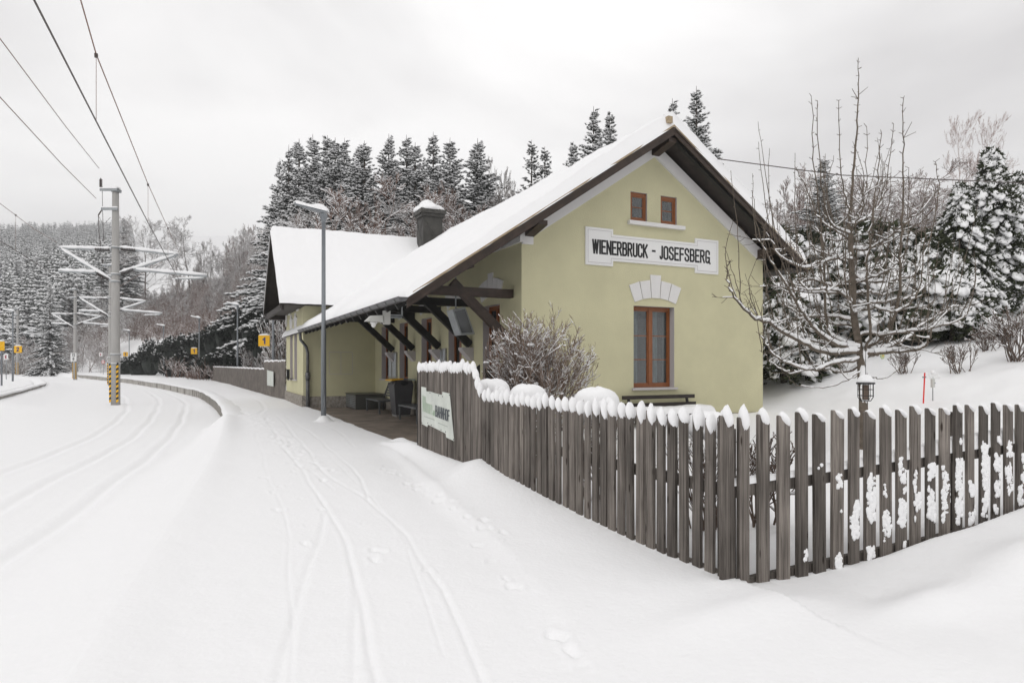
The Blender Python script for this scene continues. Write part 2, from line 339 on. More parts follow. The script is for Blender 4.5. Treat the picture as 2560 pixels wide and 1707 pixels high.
    xr, yr, zr = x.ravel(), y.ravel(), z.ravel()
    cand = np.nonzero((xr > -6.6) & (xr < -2.9) & (yr > -12) & (yr < 12))[0]; xc_, yc_ = xr[cand], yr[cand]
    for q_, (fx, fy_) in enumerate(FEET):
        ii = np.nonzero((np.abs(xc_-fx) < .35) & (np.abs(yc_-fy_) < .35))[0]
        if not len(ii): continue
        xx, yy = xc_[ii], yc_[ii]; an = .5*math.sin(q_*2.3); ux, uy = (xx-fx)*math.cos(an)+(yy-fy_)*math.sin(an), -(xx-fx)*math.sin(an)+(yy-fy_)*math.cos(an); k_ = .8+.3*math.sin(q_*5.1)
        r2 = np.maximum(0, ((ux+.02*np.sin(uy*40))/(.036*k_))**2+(uy/(.068*k_))**2*(1+.3*nz2(xx, yy, 18, 5, 2)))
        zr[cand[ii]] += -.030*k_*np.exp(-r2**1.5)+.006*np.exp(-((np.sqrt(r2)-1.7)/.5)**2)
    z = zr.reshape(z.shape)
    z += .010*nz2(x, y, 1.3, 1, 3)+.020*nz2(x, y, .25, 4, 2)+.0035*nz2(x, y, 9, 14, 3)*(Y < 25)
    gr = sm(7.3, 8.5, x)*sm(-12, -8, y)*sm(22, 8, y)
    z += gr*.05*nz2(x, y, 1.6, 9, 3)
    return z
def gz(x, y): return float(height(np.array([x]), np.array([y]), False)[0])

th = np.concatenate([np.radians(np.arange(-180, -45, 2.5)), np.radians(np.linspace(-45, 45, 700)), np.radians(np.arange(47, 180.1, 2.5))])
rr = np.concatenate([[0.05], np.geomspace(.7, 850, 900)])
R_, T_ = np.meshgrid(rr, th, indexing='ij'); gx, gy = c2w(R_*np.sin(T_), R_*np.cos(T_)); gzv = height(gx, gy)
nr, ntx = R_.shape; idx = np.arange(nr*ntx).reshape(nr, ntx)
q = np.stack([idx[:-1,:-1], idx[:-1,1:], idx[1:,1:], idx[1:,:-1]], -1).reshape(-1, 4)
g = link('snowy_ground', npmesh('snowy_ground', np.stack([gx, gy, gzv], -1).reshape(-1, 3), q[:, ::-1], [SNOWG], smooth=True)); g['kind'] = 'structure'
m = MB().box(-2.75, .0, -3.0, 12.93, -.25, -.03); tag(m.build('canopy_paving', PAVE), kind='structure')

def edge_strip(name, ys, ey, ex, top, side, w0, lab):
    pts = []
    for Y in ys:
        X = float(np.interp(Y, ey, ex)); s_ = float(np.interp(Y+.5, ey, ex)-np.interp(Y-.5, ey, ex)); n = Vector((1, -s_)).normalized()*side
        pts.append((X, Y, n))
    def P(i, off, z):
        X, Y, n = pts[i]; x, y = c2w(X+n.x*off, Y+n.y*off); return (x, y, z+.0045*max(0, min(Y-20, 90)))
    wall = MB(); lip = MB(); k = len(pts)
    for i in range(k-1):
        wall.hexa([P(i,0,-.6), P(i,.3,-.6), P(i+1,.3,-.6), P(i+1,0,-.6), P(i,0,top-.02), P(i,.3,top-.02), P(i+1,.3,top-.02), P(i+1,0,top-.02)])
    acc = 0
    for i in range(0, k-1, 3):      # upright ribs between the wall panels
        a = Vector(P(i,-.02,0)); b = Vector(P(min(i+1,k-1),-.02,0)); dd = (b-a).normalized()*.09
        z0 = a.z-.6; n = (Vector(P(i,.3,0))-Vector(P(i,0,0))).normalized()
        p = a-n*.03; wall.hexa([p, p+dd, p+dd+n*.06, p+n*.06, p+Vector((0,0,top-.05)), p+dd+Vector((0,0,top-.05)), p+dd+n*.06+Vector((0,0,top-.05)), p+n*.06+Vector((0,0,top-.05))]) if False else wall.hexa([Vector((v.x,v.y,v.z-.6)) for v in (p,p+dd,p+dd+n*.06,p+n*.06)]+[Vector((v.x,v.y,v.z+top-.05)) for v in (p,p+dd,p+dd+n*.06,p+n*.06)])
    prof = [(-.03, top-.02), (-.09, top+.03), (-.07, top+.075), (.05, top+.10), (.28, top+.07), (.5, top+.015), (.7, top-.06), (.85, top-.14)]
    vs = []; fs = []; np_ = len(prof)
    for i in range(k):
        j = .010*math.sin(i*.37)+.008*math.sin(i*.83+1)+.004*math.sin(i*2.1)
        rf_ = float(sm(19.6, 21.3, pts[i][1])) if side > 0 else 1.0
        for (o_, z_) in prof: vs.append(P(i, o_+j*.6+.12*(1-rf_), z_+j-.10*(1-rf_)))
    fs = [(a*np_+b, a*np_+b+1, (a+1)*np_+b+1, (a+1)*np_+b) for a in range(k-1) for b in range(np_-1)]
    lip.add(vs, fs)
    w = wall.build(name, EDGEC); tag(w, kind='structure'); tag(lip.build('snow_on_'+name, SNOW, smooth=True), kind='structure')
ys1 = []; y0 = 19.6
while y0 < 88: ys1.append(y0); y0 += .22 if y0 < 40 else .8
edge_strip('platform_edge_wall', ys1, EY, EX, 0.0, 1, .3, '')
ys2 = [30+.7*i for i in range(62)]
edge_strip('far_platform_edge_wall', ys2, E2Y, E2X, 0.0, -1, .3, '')

# ------------------------------------------------------------------ station building
RS = .665; AP_S, AP_Z = 3.61, 7.16; E_L, E_R = -2.80, 8.03; T0, T1 = -.72, 18.6
WT0, WT1, WS = 12.93, 17.93, -2.75; WR_T, WR_Z = 15.45, 7.06; WSL = 1.0
def roofz(s): return AP_Z-RS*abs(s-AP_S)
HS = thing('station_building', (0, 0, 0), 'lime green gabled railway station house with deep snow on its roof', 'station')
def wall_plane(axis, fix, a0, a1, z0, topf, ops, nrm, name, mt, depth=.2):
    """outer skin with openings; axis 's': runs along x at y=fix; axis 't': runs along y at x=fix"""
    P = (lambda a, z, o=0: (a, fix+o*nrm, z)) if axis == 's' else (lambda a, z, o=0: (fix+o*nrm, a, z))
    mb = MB(); cuts = sorted({a0, a1}|{o[0] for o in ops}|{o[1] for o in ops}|({AP_S} if axis == 's' and a0 < AP_S < a1 else set())|({WR_T} if axis == 't' and a0 < WR_T < a1 and nrm < 0 and fix < -1 else set()))
    for c0, c1 in zip(cuts[:-1], cuts[1:]):
        zs = [z0]; mid = (c0+c1)/2
        o_ = sorted([o for o in ops if o[0] <= mid <= o[1]], key=lambda o: o[2]); segs = []; z = z0
        for o in o_: segs.append((z, z, o[2], o[2])); z = o[3]
        segs.append((z, z, topf(c0), topf(c1)))
        for (b0, b1, t0, t1) in segs:
            mb.mi = 0; mb.add([P(c0,b0), P(c1,b1), P(c1,t1), P(c0,t0)], [(0,1,2,3)])
    for (c0, c1, zb, zt) in [o[:4] for o in ops]:
        mb.mi = 1
        for (q0, q1) in (((c0,zb),(c0,zt)), ((c1,zb),(c1,zt)), ((c0,zb),(c1,zb)), ((c0,zt),(c1,zt))):
            mb.add([P(*q0), P(*q1), P(*q1, -depth-.25), P(*q0, -depth-.25)], [(0,1,2,3)])
    return mb.build(name, [mt, REVEAL], HS)
FO = [(3.0,4.23,1.06,3.03), (2.91,3.40,5.05,5.75), (3.81,4.31,5.05,5.75)]
wall_plane('s', 0, 0, 7.22, -.3, lambda s: roofz(s)-.2, FO, -1, 'wall', PLAST)
SO = [(1.14+2.45*k, 2.14+2.45*k, 1.08 if k in (0,3,4) else -.03, 3.05) for k in range(5)]
wall_plane('t', 0, 0, 12.93, -.3, lambda t: 4.62, SO, -1, 'wall', PLAST)
wall_plane('t', 7.22, 0, T1, -.3, lambda t: 4.62, [], 1, 'wall', PLAST)
def wtop(t): return WR_Z-WSL*abs(t-WR_T)-.22
wall_plane('s', WT0, WS, 0, -.3, lambda s: wtop(WT0), [], -1, 'wall', PLAST)
WO = [(14.55,15.35,1.02,3.0), (15.85,16.65,1.02,3.0)]
wall_plane('t', WS, WT0, WT1, -.3, wtop, WO, -1, 'wall', PLAST)
wall_plane('s', WT1, WS, 7.22, -.3, lambda s: 3.9, [], 1, 'wall', PLAST)
# plinth
m = MB(); m.box(WS-.06, WS+.05, WT0-.06, WT1, -.3, .44); m.box(WS+.05, -.0, WT0-.06, WT0+.05, -.3, .40); m.box(-.035, .05, -.04, WT0-.06, -.3, .36)
m.box(.05, 7.27, -.045, .05, -.3, .36); m.box(7.18, 7.27, .05, T1, -.3, .36); m.build('plinth', STONE, HS)
# dark room core so the windows do not look through the house
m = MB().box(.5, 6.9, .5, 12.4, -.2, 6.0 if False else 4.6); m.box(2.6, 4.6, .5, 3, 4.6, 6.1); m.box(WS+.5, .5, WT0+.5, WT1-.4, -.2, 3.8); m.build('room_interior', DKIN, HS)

def window(axis, fix, nrm, c0, c1, zb, zt, bars, dbl=True, curtain=True, dep=.17, sill=True):
    P = (lambda a, z, o=0: Vector((a, fix+o*nrm, z))) if axis == 's' else (lambda a, z, o=0: Vector((fix+o*nrm, a, z)))
    def bx(mb, a0, a1, z0, z1, o0, o1):
        p, q = P(a0, z0, o0), P(a1, z1, o1); mb.box(min(p.x,q.x), max(p.x,q.x), min(p.y,q.y), max(p.y,q.y), z0, z1)
    fw = .055; f = MB(); o1, o0 = -dep+.0, -dep-.06
    bx(f, c0+.004, c0+fw, zb+.004, zt-.004, o0, o1); bx(f, c1-fw, c1-.004, zb+.004, zt-.004, o0, o1)
    bx(f, c0+fw, c1-fw, zt-fw-.02, zt-.004, o0, o1); bx(f, c0+fw, c1-fw, zb+.004, zb+fw+.02, o0, o1)
    mid = (c0+c1)/2; ins = [(c0+fw, c1-fw)]
    if dbl: bx(f, mid-.05, mid+.05, zb+fw+.02, zt-fw-.02, o0, o1+.012); ins = [(c0+fw, mid-.05), (mid+.05, c1-fw)]
    fr = f.build('window_frame', WINW, HS); s_ = MB()
    for a0, a1 in ins:
        bx(s_, a0, a0+.035, zb+fw+.02, zt-fw-.02, o0+.01, o1-.012); bx(s_, a1-.035, a1, zb+fw+.02, zt-fw-.02, o0+.01, o1-.012)
        bx(s_, a0+.035, a1-.035, zt-fw-.055, zt-fw-.02, o0+.01, o1-.012); bx(s_, a0+.035, a1-.035, zb+fw+.02, zb+fw+.055, o0+.01, o1-.012)
        for zz in bars: bx(s_, a0+.035, a1-.035, zz-.011, zz+.011, o0+.02, o1-.02)
    s_.build('sash', WINW, fr)
    gl = MB(); bx(gl, c0+fw, c1-fw, zb+fw, zt-fw, o0+.028, o0+.032); gl.build('pane', GLASS, fr)
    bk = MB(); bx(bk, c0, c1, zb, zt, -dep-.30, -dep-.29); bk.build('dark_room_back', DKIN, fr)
    if curtain:
        cu = MB(); n = 60
        for a0, a1 in ((c0+.03, c0+(c1-c0)*.29), (c0+(c1-c0)*.55, c0+(c1-c0)*.78)):
            vs = []
            for i in range(n+1):
                a = a0+(a1-a0)*i/n; o = -dep-.17+.022*math.sin(i*.85)+.01*math.sin(i*2.3)
                vs += [P(a, zb+.05, o), P(a, zt-.05, o)]
            cu.add(vs, [(2*i, 2*i+2, 2*i+3, 2*i+1) for i in range(n)])
        cu.build('curtain', CURT, fr, smooth=True)
    if sill:
        sl = MB(); bx(sl, c0-.06, c1+.06, zb-.055, zb-.002, -.16, .07); sl.build('window_sill', REVEAL, HS)
window('s', 0, -1, 3.0, 4.23, 1.06, 3.03, (1.74, 2.32))
window('s', 0, -1, 2.91, 3.40, 5.05, 5.75, (5.40,), dbl=False, curtain=False, sill=False, dep=.05)
window('s', 0, -1, 3.81, 4.31, 5.05, 5.75, (5.40,), dbl=False, curtain=False, sill=False, dep=.05)
MB().box(2.82, 4.50, -.10, .0, 4.955, 5.045).build('window_sill', WHITE, HS)
for c0, c1, zb, zt in SO: window('t', 0, -1, c0, c1, zb, zt, (zt-.55,), curtain=False, sill=zb > 0)
for c0, c1, zb, zt in WO: window('t', WS, -1, c0, c1, zb, zt, (zt-.55,), curtain=False)

def arch(axis, fix, nrm, c, halfw, z_in, name, n=5, key=True, rise=.5):
    mb = MB(); P = (lambda a, z, o=0: Vector((a, fix+o*nrm, z))) if axis == 's' else (lambda a, z, o=0: Vector((fix+o*nrm, a, z)))
    tot = .80; R0 = halfw/math.sin(tot/2)*.98; zc = z_in-R0*math.cos(tot/2); 
    for i in range(n):
        a0 = -tot/2+tot*i/n+.006; a1 = -tot/2+tot*(i+1)/n-.006; R1 = R0+.43
        if i == n//2: r_, q_ = R0-.0, R1+.13
        else: r_, q_ = R0, R1
        ring = [P(c+math.sin(a0)*r_, zc+math.cos(a0)*r_, .0), P(c+math.sin(a1)*r_, zc+math.cos(a1)*r_, .0), P(c+math.sin(a1)*q_, zc+math.cos(a1)*q_), P(c+math.sin(a0)*q_, zc+math.cos(a0)*q_)]
        e = P(0,0,.03)-P(0,0,0); mb.poly(ring, e)
    return mb.build(name, WHITE, HS)
arch('s', 0, -1, 3.64, .64, 3.11, 'window_arch')
for c0, c1, zb, zt in SO: arch('t', 0, -1, (c0+c1)/2, .56, 3.16, 'window_arch')
for c0, c1, zb, zt in WO: arch('t', WS, -1, (c0+c1)/2, .30, 3.10, 'window_arch', n=3)
# name board on the gable
def board(axis, fix, nrm, a0, a1, z0, z1, k):
    P = (lambda a, z, o=0: Vector((a, fix+o*nrm, z))) if axis == 's' else (lambda a, z, o=0: Vector((fix+o*nrm, a, z)))
    def ring(e, o): 
        x0, x1, zz0, zz1, n0, n1, h = a0+e, a1-e, z0+e, z1-e, a0+.19*(a1-a0)-e, a1-.19*(a1-a0)+e, .125*k
        if axis == 't': pass
        return [P(x0,zz0,o), P(n0,zz0,o), P(n0,zz0+h,o), P(n1,zz0+h,o), P(n1,zz0,o), P(x1,zz0,o), P(x1,zz1,o), P(n1,zz1,o), P(n1,zz1-h,o), P(n0,zz1-h,o), P(n0,zz1,o), P(x0,zz1,o)]
    mb = MB(); e3 = P(0,0,.035)-P(0,0,0); mb.poly(ring(0, 0), e3); mb.poly(ring(.02*k, .035), (P(0,0,.006)-P(0,0,0)))
    e2 = P(0,0,.004)-P(0,0,0)
    ro, ri = ring(.055*k, .041), ring(.066*k, .041); n = len(ro)
    b = mb.build('name_board', SIGNW, HS)
    ln = MB()
    for i in range(n): ln.add([ro[i], ro[(i+1)%n], ri[(i+1)%n], ri[i]]+[v+e2 for v in (ro[i], ro[(i+1)%n], ri[(i+1)%n], ri[i])], [(4,5,6,7)])
    ln.build('moulding_line', REVEAL, b); return b
bd = board('s', 0, -1, 1.63, 5.63, 3.92, 4.79, 1)
# lettering: condensed stroke alphabet built as thin solids
def _r(x0, x1, y0, y1, c=.1): return [(x0,y0+c),(x0,y1-c),(x0+c,y1),(x1-c,y1),(x1,y1-c),(x1,y0+c),(x1-c,y0),(x0+c,y0),(x0,y0+c)]
GL = {'W':[[(0,1),(.13,0),(.27,1),(.41,0),(.54,1)]], 'I':[[(0,0),(0,1)]], 'E':[[(.34,1),(0,1),(0,0),(.34,0)],[(0,.52),(.29,.52)]], 'N':[[(0,0),(0,1),(.38,0),(.38,1)]],
 'R':[[(0,0),(0,1),(.26,1),(.36,.9),(.36,.62),(.26,.52),(0,.52)],[(.2,.52),(.38,0)]], 'B':[[(0,0),(0,1),(.26,1),(.35,.92),(.35,.62),(.26,.53),(0,.53)],[(.26,.53),(.37,.43),(.37,.1),(.26,0),(0,0)]],
 'U':[[(0,1),(0,.1),(.1,0),(.26,0),(.36,.1),(.36,1)]], 'C':[[(.36,.76),(.36,.9),(.26,1),(.1,1),(0,.9),(0,.1),(.1,0),(.26,0),(.36,.1),(.36,.24)]], 'K':[[(0,0),(0,1)],[(.38,1),(.03,.42)],[(.12,.58),(.40,0)]],
 'J':[[(0,.14),(.03,.03),(.12,0),(.2,.1),(.2,1)]], 'O':[_r(0,.36,0,1)], 'S':[[(.35,.78),(.35,.9),(.25,1),(.1,1),(0,.9),(0,.66),(.08,.56),(.27,.45),(.36,.35),(.36,.1),(.26,0),(.1,0),(0,.1),(0,.22)]],
 'F':[[(.34,1),(0,1),(0,0)],[(0,.52),(.29,.52)]], 'G':[[(.36,.76),(.36,.9),(.26,1),(.1,1),(0,.9),(0,.1),(.1,0),(.26,0),(.36,.1),(.36,.42),(.2,.42)],[(.30,.12),(.44,-.06)]],
 'H':[[(0,0),(0,1)],[(.36,0),(.36,1)],[(0,.5),(.36,.5)]], 'A':[[(0,0),(.19,1),(.38,0)],[(.07,.3),(.31,.3)]], 'T':[[(0,1),(.36,1)],[(.18,1),(.18,0)]], 'L':[[(0,1),(0,0),(.3,0)]], 'P':[[(0,0),(0,1),(.26,1),(.36,.9),(.36,.6),(.26,.5),(0,.5)]],
 '-':[[(0,.5),(.2,.5)]], '1':[[(0,.72),(.22,1),(.22,0)]], '2':[[(0,.76),(0,.88),(.1,1),(.3,1),(.4,.9),(.4,.66),(0,0),(.42,0)]], '7':[[(0,1),(.4,1),(.14,0)]], '8':[_r(.02,.38,.52,1,.1),_r(0,.4,0,.52,.1)],
 'i':[[(0,0),(0,.6)],[(0,.78),(0,.88)]], 'l':[[(0,0),(0,1)]], 'k':[[(0,0),(0,1)],[(.26,.62),(.03,.3),(.28,0)]], 'o':[_r(0,.28,0,.62,.09)], 'm':[[(0,0),(0,.6),(.16,.6),(.2,.52),(.2,0)],[(.2,.55),(.36,.6),(.4,.52),(.4,0)]],
 'e':[[(0,.32),(.28,.32),(.28,.5),(.2,.62),(.08,.62),(0,.5),(0,.1),(.08,0),(.26,.02)]], 'n':[[(0,0),(0,.6),(.2,.6),(.26,.5),(.26,0)]], 'a':[[(.02,.6),(.2,.62),(.26,.52),(.26,0)],[(.26,.34),(.06,.34),(0,.26),(0,.08),(.06,0),(.26,.06)]]}
def text(body, h, org, xdir, ydir, mt, parent, thick, width=None, name='lettering', align='LEFT', depth=.003, local=False, gap=.21):
    xs = []; x = 0
    for c in body: w = max(max(p[0] for p in st) for st in GL[c]); xs.append(x); x += w+gap
    tot = x-gap; k = (width-thick)/tot if width else h*1.0; xd, yd = Vector(xdir).normalized(), Vector(ydir).normalized(); nd = xd.cross(yd); org = Vector(org); mb = MB()
    off = -(tot*k)/2 if align == 'CENTER' else thick/2; si = 0
    def split(st):
        out_ = [[st[0]]]
        for i in range(1, len(st)):
            out_[-1].append(st[i])
            if i < len(st)-1:
                a = Vector((st[i][0]-st[i-1][0], st[i][1]-st[i-1][1])).normalized(); b = Vector((st[i+1][0]-st[i][0], st[i+1][1]-st[i][1])).normalized()
                if a.dot(b) < -.3: out_.append([st[i]])
        return out_
    for c, x0 in zip(body, xs):
        for st in [q for g_ in GL[c] for q in split(g_)]:
            pts = [Vector((off+(x0+p[0])*k, thick/2+p[1]*(h-thick))) for p in st]; n = len(pts); closed = (pts[0]-pts[-1]).length < 1e-6; si += 1; L_ = []; R_ = []
            for i in range(n):
                a = pts[i-1] if i else (pts[-2] if closed else None); b = pts[i+1] if i < n-1 else (pts[1] if closed else None); p = pts[i]
                d0 = (p-a).normalized() if a is not None else (b-p).normalized(); d1 = (b-p).normalized() if b is not None else d0
                n0 = Vector((-d0.y, d0.x)); n1 = Vector((-d1.y, d1.x)); mm = (n0+n1); mm = mm.normalized() if mm.length > .1 else n0; q = mm*min(1.6, 1/max(.3, mm.dot(n0)))*thick/2
                ext = Vector((0,0)) if (closed or (a is not None and b is not None)) else (-d0*thick/2 if a is None else d0*thick/2)
                if abs(d0.y) > .98 and not closed: ext *= 1.0
                L_.append(p+q+ext); R_.append(p-q+ext)
            f = lambda v, o: org+xd*v.x+yd*v.y+nd*o
            o1 = depth+.0005*(si % 4)
            for i in range(n-1): mb.hexa([f(R_[i],0), f(R_[i+1],0), f(L_[i+1],0), f(L_[i],0), f(R_[i],o1), f(R_[i+1],o1), f(L_[i+1],o1), f(L_[i],o1)])
    return mb.build(name, mt, parent, local=local)
text('WIENERBRUCK', .335, (1.80, -.043, 4.18), (1,0,0), (0,0,1), LET, bd, .046, 1.59)
text('-', .335, (3.51, -.043, 4.20), (1,0,0), (0,0,1), LET, bd, .045, .11)
text('JOSEFSBERG', .335, (3.74, -.043, 4.18), (1,0,0), (0,0,1), LET, bd, .046, 1.62)
wb = board('t', WS, -1, 14.0, 17.05, 3.75, 4.5, .85)
text('WIENERBRUCK-JOSEFSBERG', .30, (WS-.043, 16.85, 3.98), (0,-1,0), (0,0,1), LET, wb, .045, 2.65)
# white gable band, corner blocks and side cornice
m = MB()
def band(mb, s0, s1, zt, zb, o=.05):
    mb.hexa([(s0,-o,zb(s0)), (s1,-o,zb(s1)), (s1,-.001,zb(s1)), (s0,-.001,zb(s0)), (s0,-o,zt(s0)), (s1,-o,zt(s1)), (s1,-.001,zt(s1)), (s0,-.001,zt(s0))])
rb_ = lambda s: roofz(s)-.16; rl_ = lambda s: roofz(s)-.50
band(m, .26, AP_S, rb_, rl_); band(m, AP_S, 7.0, rb_, rl_)
band(m, 0, .26, rb_, lambda s: 4.26, .07); band(m, 7.0, 7.24, rb_, lambda s: 4.4, .07)
m.box(-.07, -.001, -.07, 12.9, 4.30, 4.72); m.box(-.11, -.001, -.11, 12.9, 4.60, 4.70)
m.build('white_cornice', WHITE, HS)
# roof slabs: boards, rafters, barge boards
m = MB()
def slab(mb, s0, s1, t0, t1, z0, z1, th): mb.hexa([(s0,t0,z0-th), (s1,t0,z1-th), (s1,t1,z1-th), (s0,t1,z0-th), (s0,t0,z0), (s1,t0,z1), (s1,t1,z1), (s0,t1,z0)])
slab(m, E_L, AP_S, T0, T1, roofz(E_L), AP_Z, .07); slab(m, AP_S, E_R, T0, T1, AP_Z, roofz(E_R), .07)
rf = m.build('roof', DARKW, HS)
m = MB(); t = T0+.12
while t < 12.8:
    for (sa, sb) in ((E_L+.05, AP_S-.05), (AP_S+.05, E_R-.05)):
        m.beam((sa,t,roofz(sa)-.135), (sb,t,roofz(sb)-.135), .09, .125, up=(0,0,1))
    t += .82
m.build('rafters', BLACKW, rf)
m = MB(); bh = .19
for sa, sb in ((E_L-.02, AP_S), (AP_S, E_R+.02)):
    za, zb_ = roofz(sa)+.0, roofz(sb)+.0
    m.hexa([(sa,T0-.035,za-bh), (sb,T0-.035,zb_-bh), (sb,T0-.002,zb_-bh), (sa,T0-.002,za-bh), (sa,T0-.035,za-.015), (sb,T0-.035,zb_-.015), (sb,T0-.002,zb_-.015), (sa,T0-.002,za-.015)])
    m.hexa([(sa,T0-.055,za-.07), (sb,T0-.055,zb_-.07), (sb,T0-.037,zb_-.07), (sa,T0-.037,za-.07), (sa,T0-.055,za-.015), (sb,T0-.055,zb_-.015), (sb,T0-.037,zb_-.015), (sa,T0-.037,za-.015)])
m.build('barge_board', BROWNW, rf)
m = MB()
for sa, sb in ((E_L+.1, AP_S), (AP_S, E_R)):
    za, zb_ = roofz(sa), roofz(sb); m.hexa([(sa,T0-.03,za+.003), (sb,T0-.03,zb_+.003), (sb,T0+.10,zb_+.003), (sa,T0+.10,za+.003), (sa,T0-.03,za+.05), (sb,T0-.03,zb_+.05), (sb,T0+.10,zb_+.05), (sa,T0+.10,za+.05)])
m.box(AP_S-.21, AP_S-.08, T0-.07, T0+.25, AP_Z+.06, AP_Z+.21)
m.box(E_R-.06, E_R+.05, T0-.06, T0+.12, roofz(E_R)-.10, roofz(E_R)+.02)
m.build('verge_strip', TAN, rf)
# purlin stubs
for s_, zt in ((.16, roofz(.16)-.20), (AP_S, AP_Z-.24), (7.08, roofz(7.08)-.20)):
    p = MB(); p.hexa([(s_-.11,T0+.03,zt-.10), (s_+.11,T0+.03,zt-.10), (s_+.11,.02,zt-.26), (s_-.11,.02,zt-.26), (s_-.11,T0+.03,zt), (s_+.11,T0+.03,zt), (s_+.11,.02,zt), (s_-.11,.02,zt)]); p.build('purlin_end', BROWNW, HS)
# right eave box
m = MB(); m.box(7.24, E_R-.02, T0+.02, 12, roofz(E_R)-.16, roofz(E_R)-.11); m.build('eave_soffit', DARKW, HS)
# canopy timbers: tie beams, braces, corbels
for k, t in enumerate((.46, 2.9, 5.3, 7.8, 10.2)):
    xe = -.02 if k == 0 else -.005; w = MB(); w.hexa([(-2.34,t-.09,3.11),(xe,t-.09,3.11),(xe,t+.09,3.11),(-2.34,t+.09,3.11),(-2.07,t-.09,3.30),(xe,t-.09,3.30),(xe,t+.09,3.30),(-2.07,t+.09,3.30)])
    w.build('tie_beam', BROWNW if k == 0 else BLACKW, HS)  # nearest beam and brace brown, those further in black
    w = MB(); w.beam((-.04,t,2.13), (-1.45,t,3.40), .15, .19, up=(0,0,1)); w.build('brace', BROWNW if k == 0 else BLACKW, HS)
    c = MB(); c.hexa([(-.05,t-.16,1.72), (0,t-.16,1.72), (0,t+.16,1.72), (-.05,t+.16,1.72), (-.30,t-.16,2.0), (0,t-.16,2.0), (0,t+.16,2.0), (-.30,t+.16,2.0)]); c.box(-.30, 0, t-.16, t+.16, 2.0, 2.06); c.build('corbel', REVEAL, HS)
m = MB(); m.box(-2.60, -2.44, T0+.1, 12.9, 2.97, 3.10); m.box(-1.55, -1.38, T0+.1, 12.9, 3.58, 3.74); m.build('eave_purlin', BROWNW, HS)
# gutter with bracket rings
m = MB(); gs_, gzz, gr_ = -2.90, 2.90, .085; seg = 12
for (r, y0, y1) in [(gr_, T0-.04, 12.72)]+[(gr_+.012, T0+.25+.66*i, T0+.265+.66*i) for i in range(19)]:
    v0 = [(gs_+math.cos(math.pi+math.pi*j/seg)*r, gzz+math.sin(math.pi+math.pi*j/seg)*r) for j in range(seg+1)]
    v1 = [(gs_+math.cos(math.pi+math.pi*j/seg)*(r-.006), gzz+math.sin(math.pi+math.pi*j/seg)*(r-.006)) for j in range(seg+1)]
    ring = v0+v1[::-1]; m.mi = 0 if r == gr_ else 1
    m.poly([(a, y0, b) for a, b in ring], (0, y1-y0, 0))
m.mi = 0; m.poly([(gs_+math.cos(math.pi+math.pi*j/seg)*(gr_+.004), T0-.05, gzz+math.sin(math.pi+math.pi*j/seg)*(gr_+.004)) for j in range(seg+1)], (0, -.008, 0))
m.tube([(gs_-gr_,T0-.04,gzz),(gs_-gr_,12.72,gzz)], .011, 6)
m.build('gutter', [ZINC, BLACKW], HS, smooth=False)
m = MB(); m.tube([(-2.9,12.66,2.80),(-2.88,12.68,2.55),(-2.66,12.76,2.28),(-2.60,12.80,2.05),(-2.60,12.80,1.1)], .055, 12); m.tube([(-2.60,12.80,1.32),(-2.60,12.80,1.05)], .085, 12); m.tube([(-2.60,12.80,1.1),(-2.60,12.80,-.03)], .07, 12)
m.box(-2.72,-2.5,12.79,12.81,1.19,1.205); m.build('downpipe', ZINC, HS, smooth=True)
# hatch outline in the side wall of the wing
m = MB()
for a in (-1.78,-1.34,-.90): m.box(a-.008, a+.008, WT0-.004, WT0, 1.25, 2.10)
for z in (1.25, 2.10): m.box(-1.772, -.908, WT0-.0045, WT0, z-.008, z+.008)
m.build('wall_hatch', REVEAL, HS)
# wing roof
m = MB(); WE = -3.62
t0_, t1_ = 12.33, 18.57
def wz(t): return WR_Z-WSL*abs(t-WR_T)
m.hexa([(WE,t0_,wz(t0_)-.07),(AP_S,t0_,wz(t0_)-.07),(AP_S,WR_T,WR_Z-.07),(WE,WR_T,WR_Z-.07),(WE,t0_,wz(t0_)),(AP_S,t0_,wz(t0_)),(AP_S,WR_T,WR_Z),(WE,WR_T,WR_Z)])
m.hexa([(WE,WR_T,WR_Z-.07),(AP_S,WR_T,WR_Z-.07),(AP_S,t1_,wz(t1_)-.07),(WE,t1_,wz(t1_)-.07),(WE,WR_T,WR_Z),(AP_S,WR_T,WR_Z),(AP_S,t1_,wz(t1_)),(WE,t1_,wz(t1_))])
wr = m.build('wing_roof', DARKW, HS)
m = MB()
for ta, tb in ((t0_-.02, WR_T), (WR_T, t1_+.02)):
    m.hexa([(WE-.04,ta,wz(ta)-.26),(WE-.003,ta,wz(ta)-.26),(WE-.003,tb,wz(tb)-.26),(WE-.04,tb,wz(tb)-.26),(WE-.04,ta,wz(ta)-.01),(WE-.003,ta,wz(ta)-.01),(WE-.003,tb,wz(tb)-.01),(WE-.04,tb,wz(tb)-.01)])
m.box(WE, -1.35, t0_-.04, t0_-.003, wz(t0_)-.15, wz(t0_)+.01)
m.box(WE+.02, WS-.0, t1_-.6, t1_-.05, 3.62, 3.85); m.box(WE+.02, WS, WR_T-.1, WR_T+.1, WR_Z-.35, WR_Z-.1)
m.build('barge_board', DARKW, wr)
m = MB(); m.box(WE+.02, WS-.001, t0_+.1, t1_-.1, 3.80, 3.84); m.box(WE+.03, WE+.12, t0_+.1, t1_-.1, 3.62, 3.80); m.build('eave_soffit', DARKW, wr)
# white end plates of the wing corners
m = MB().box(WS-.04, WS, WT1-.3, WT1, 3.3, 3.95); m.build('wall_corner_strip', WHITE, HS)
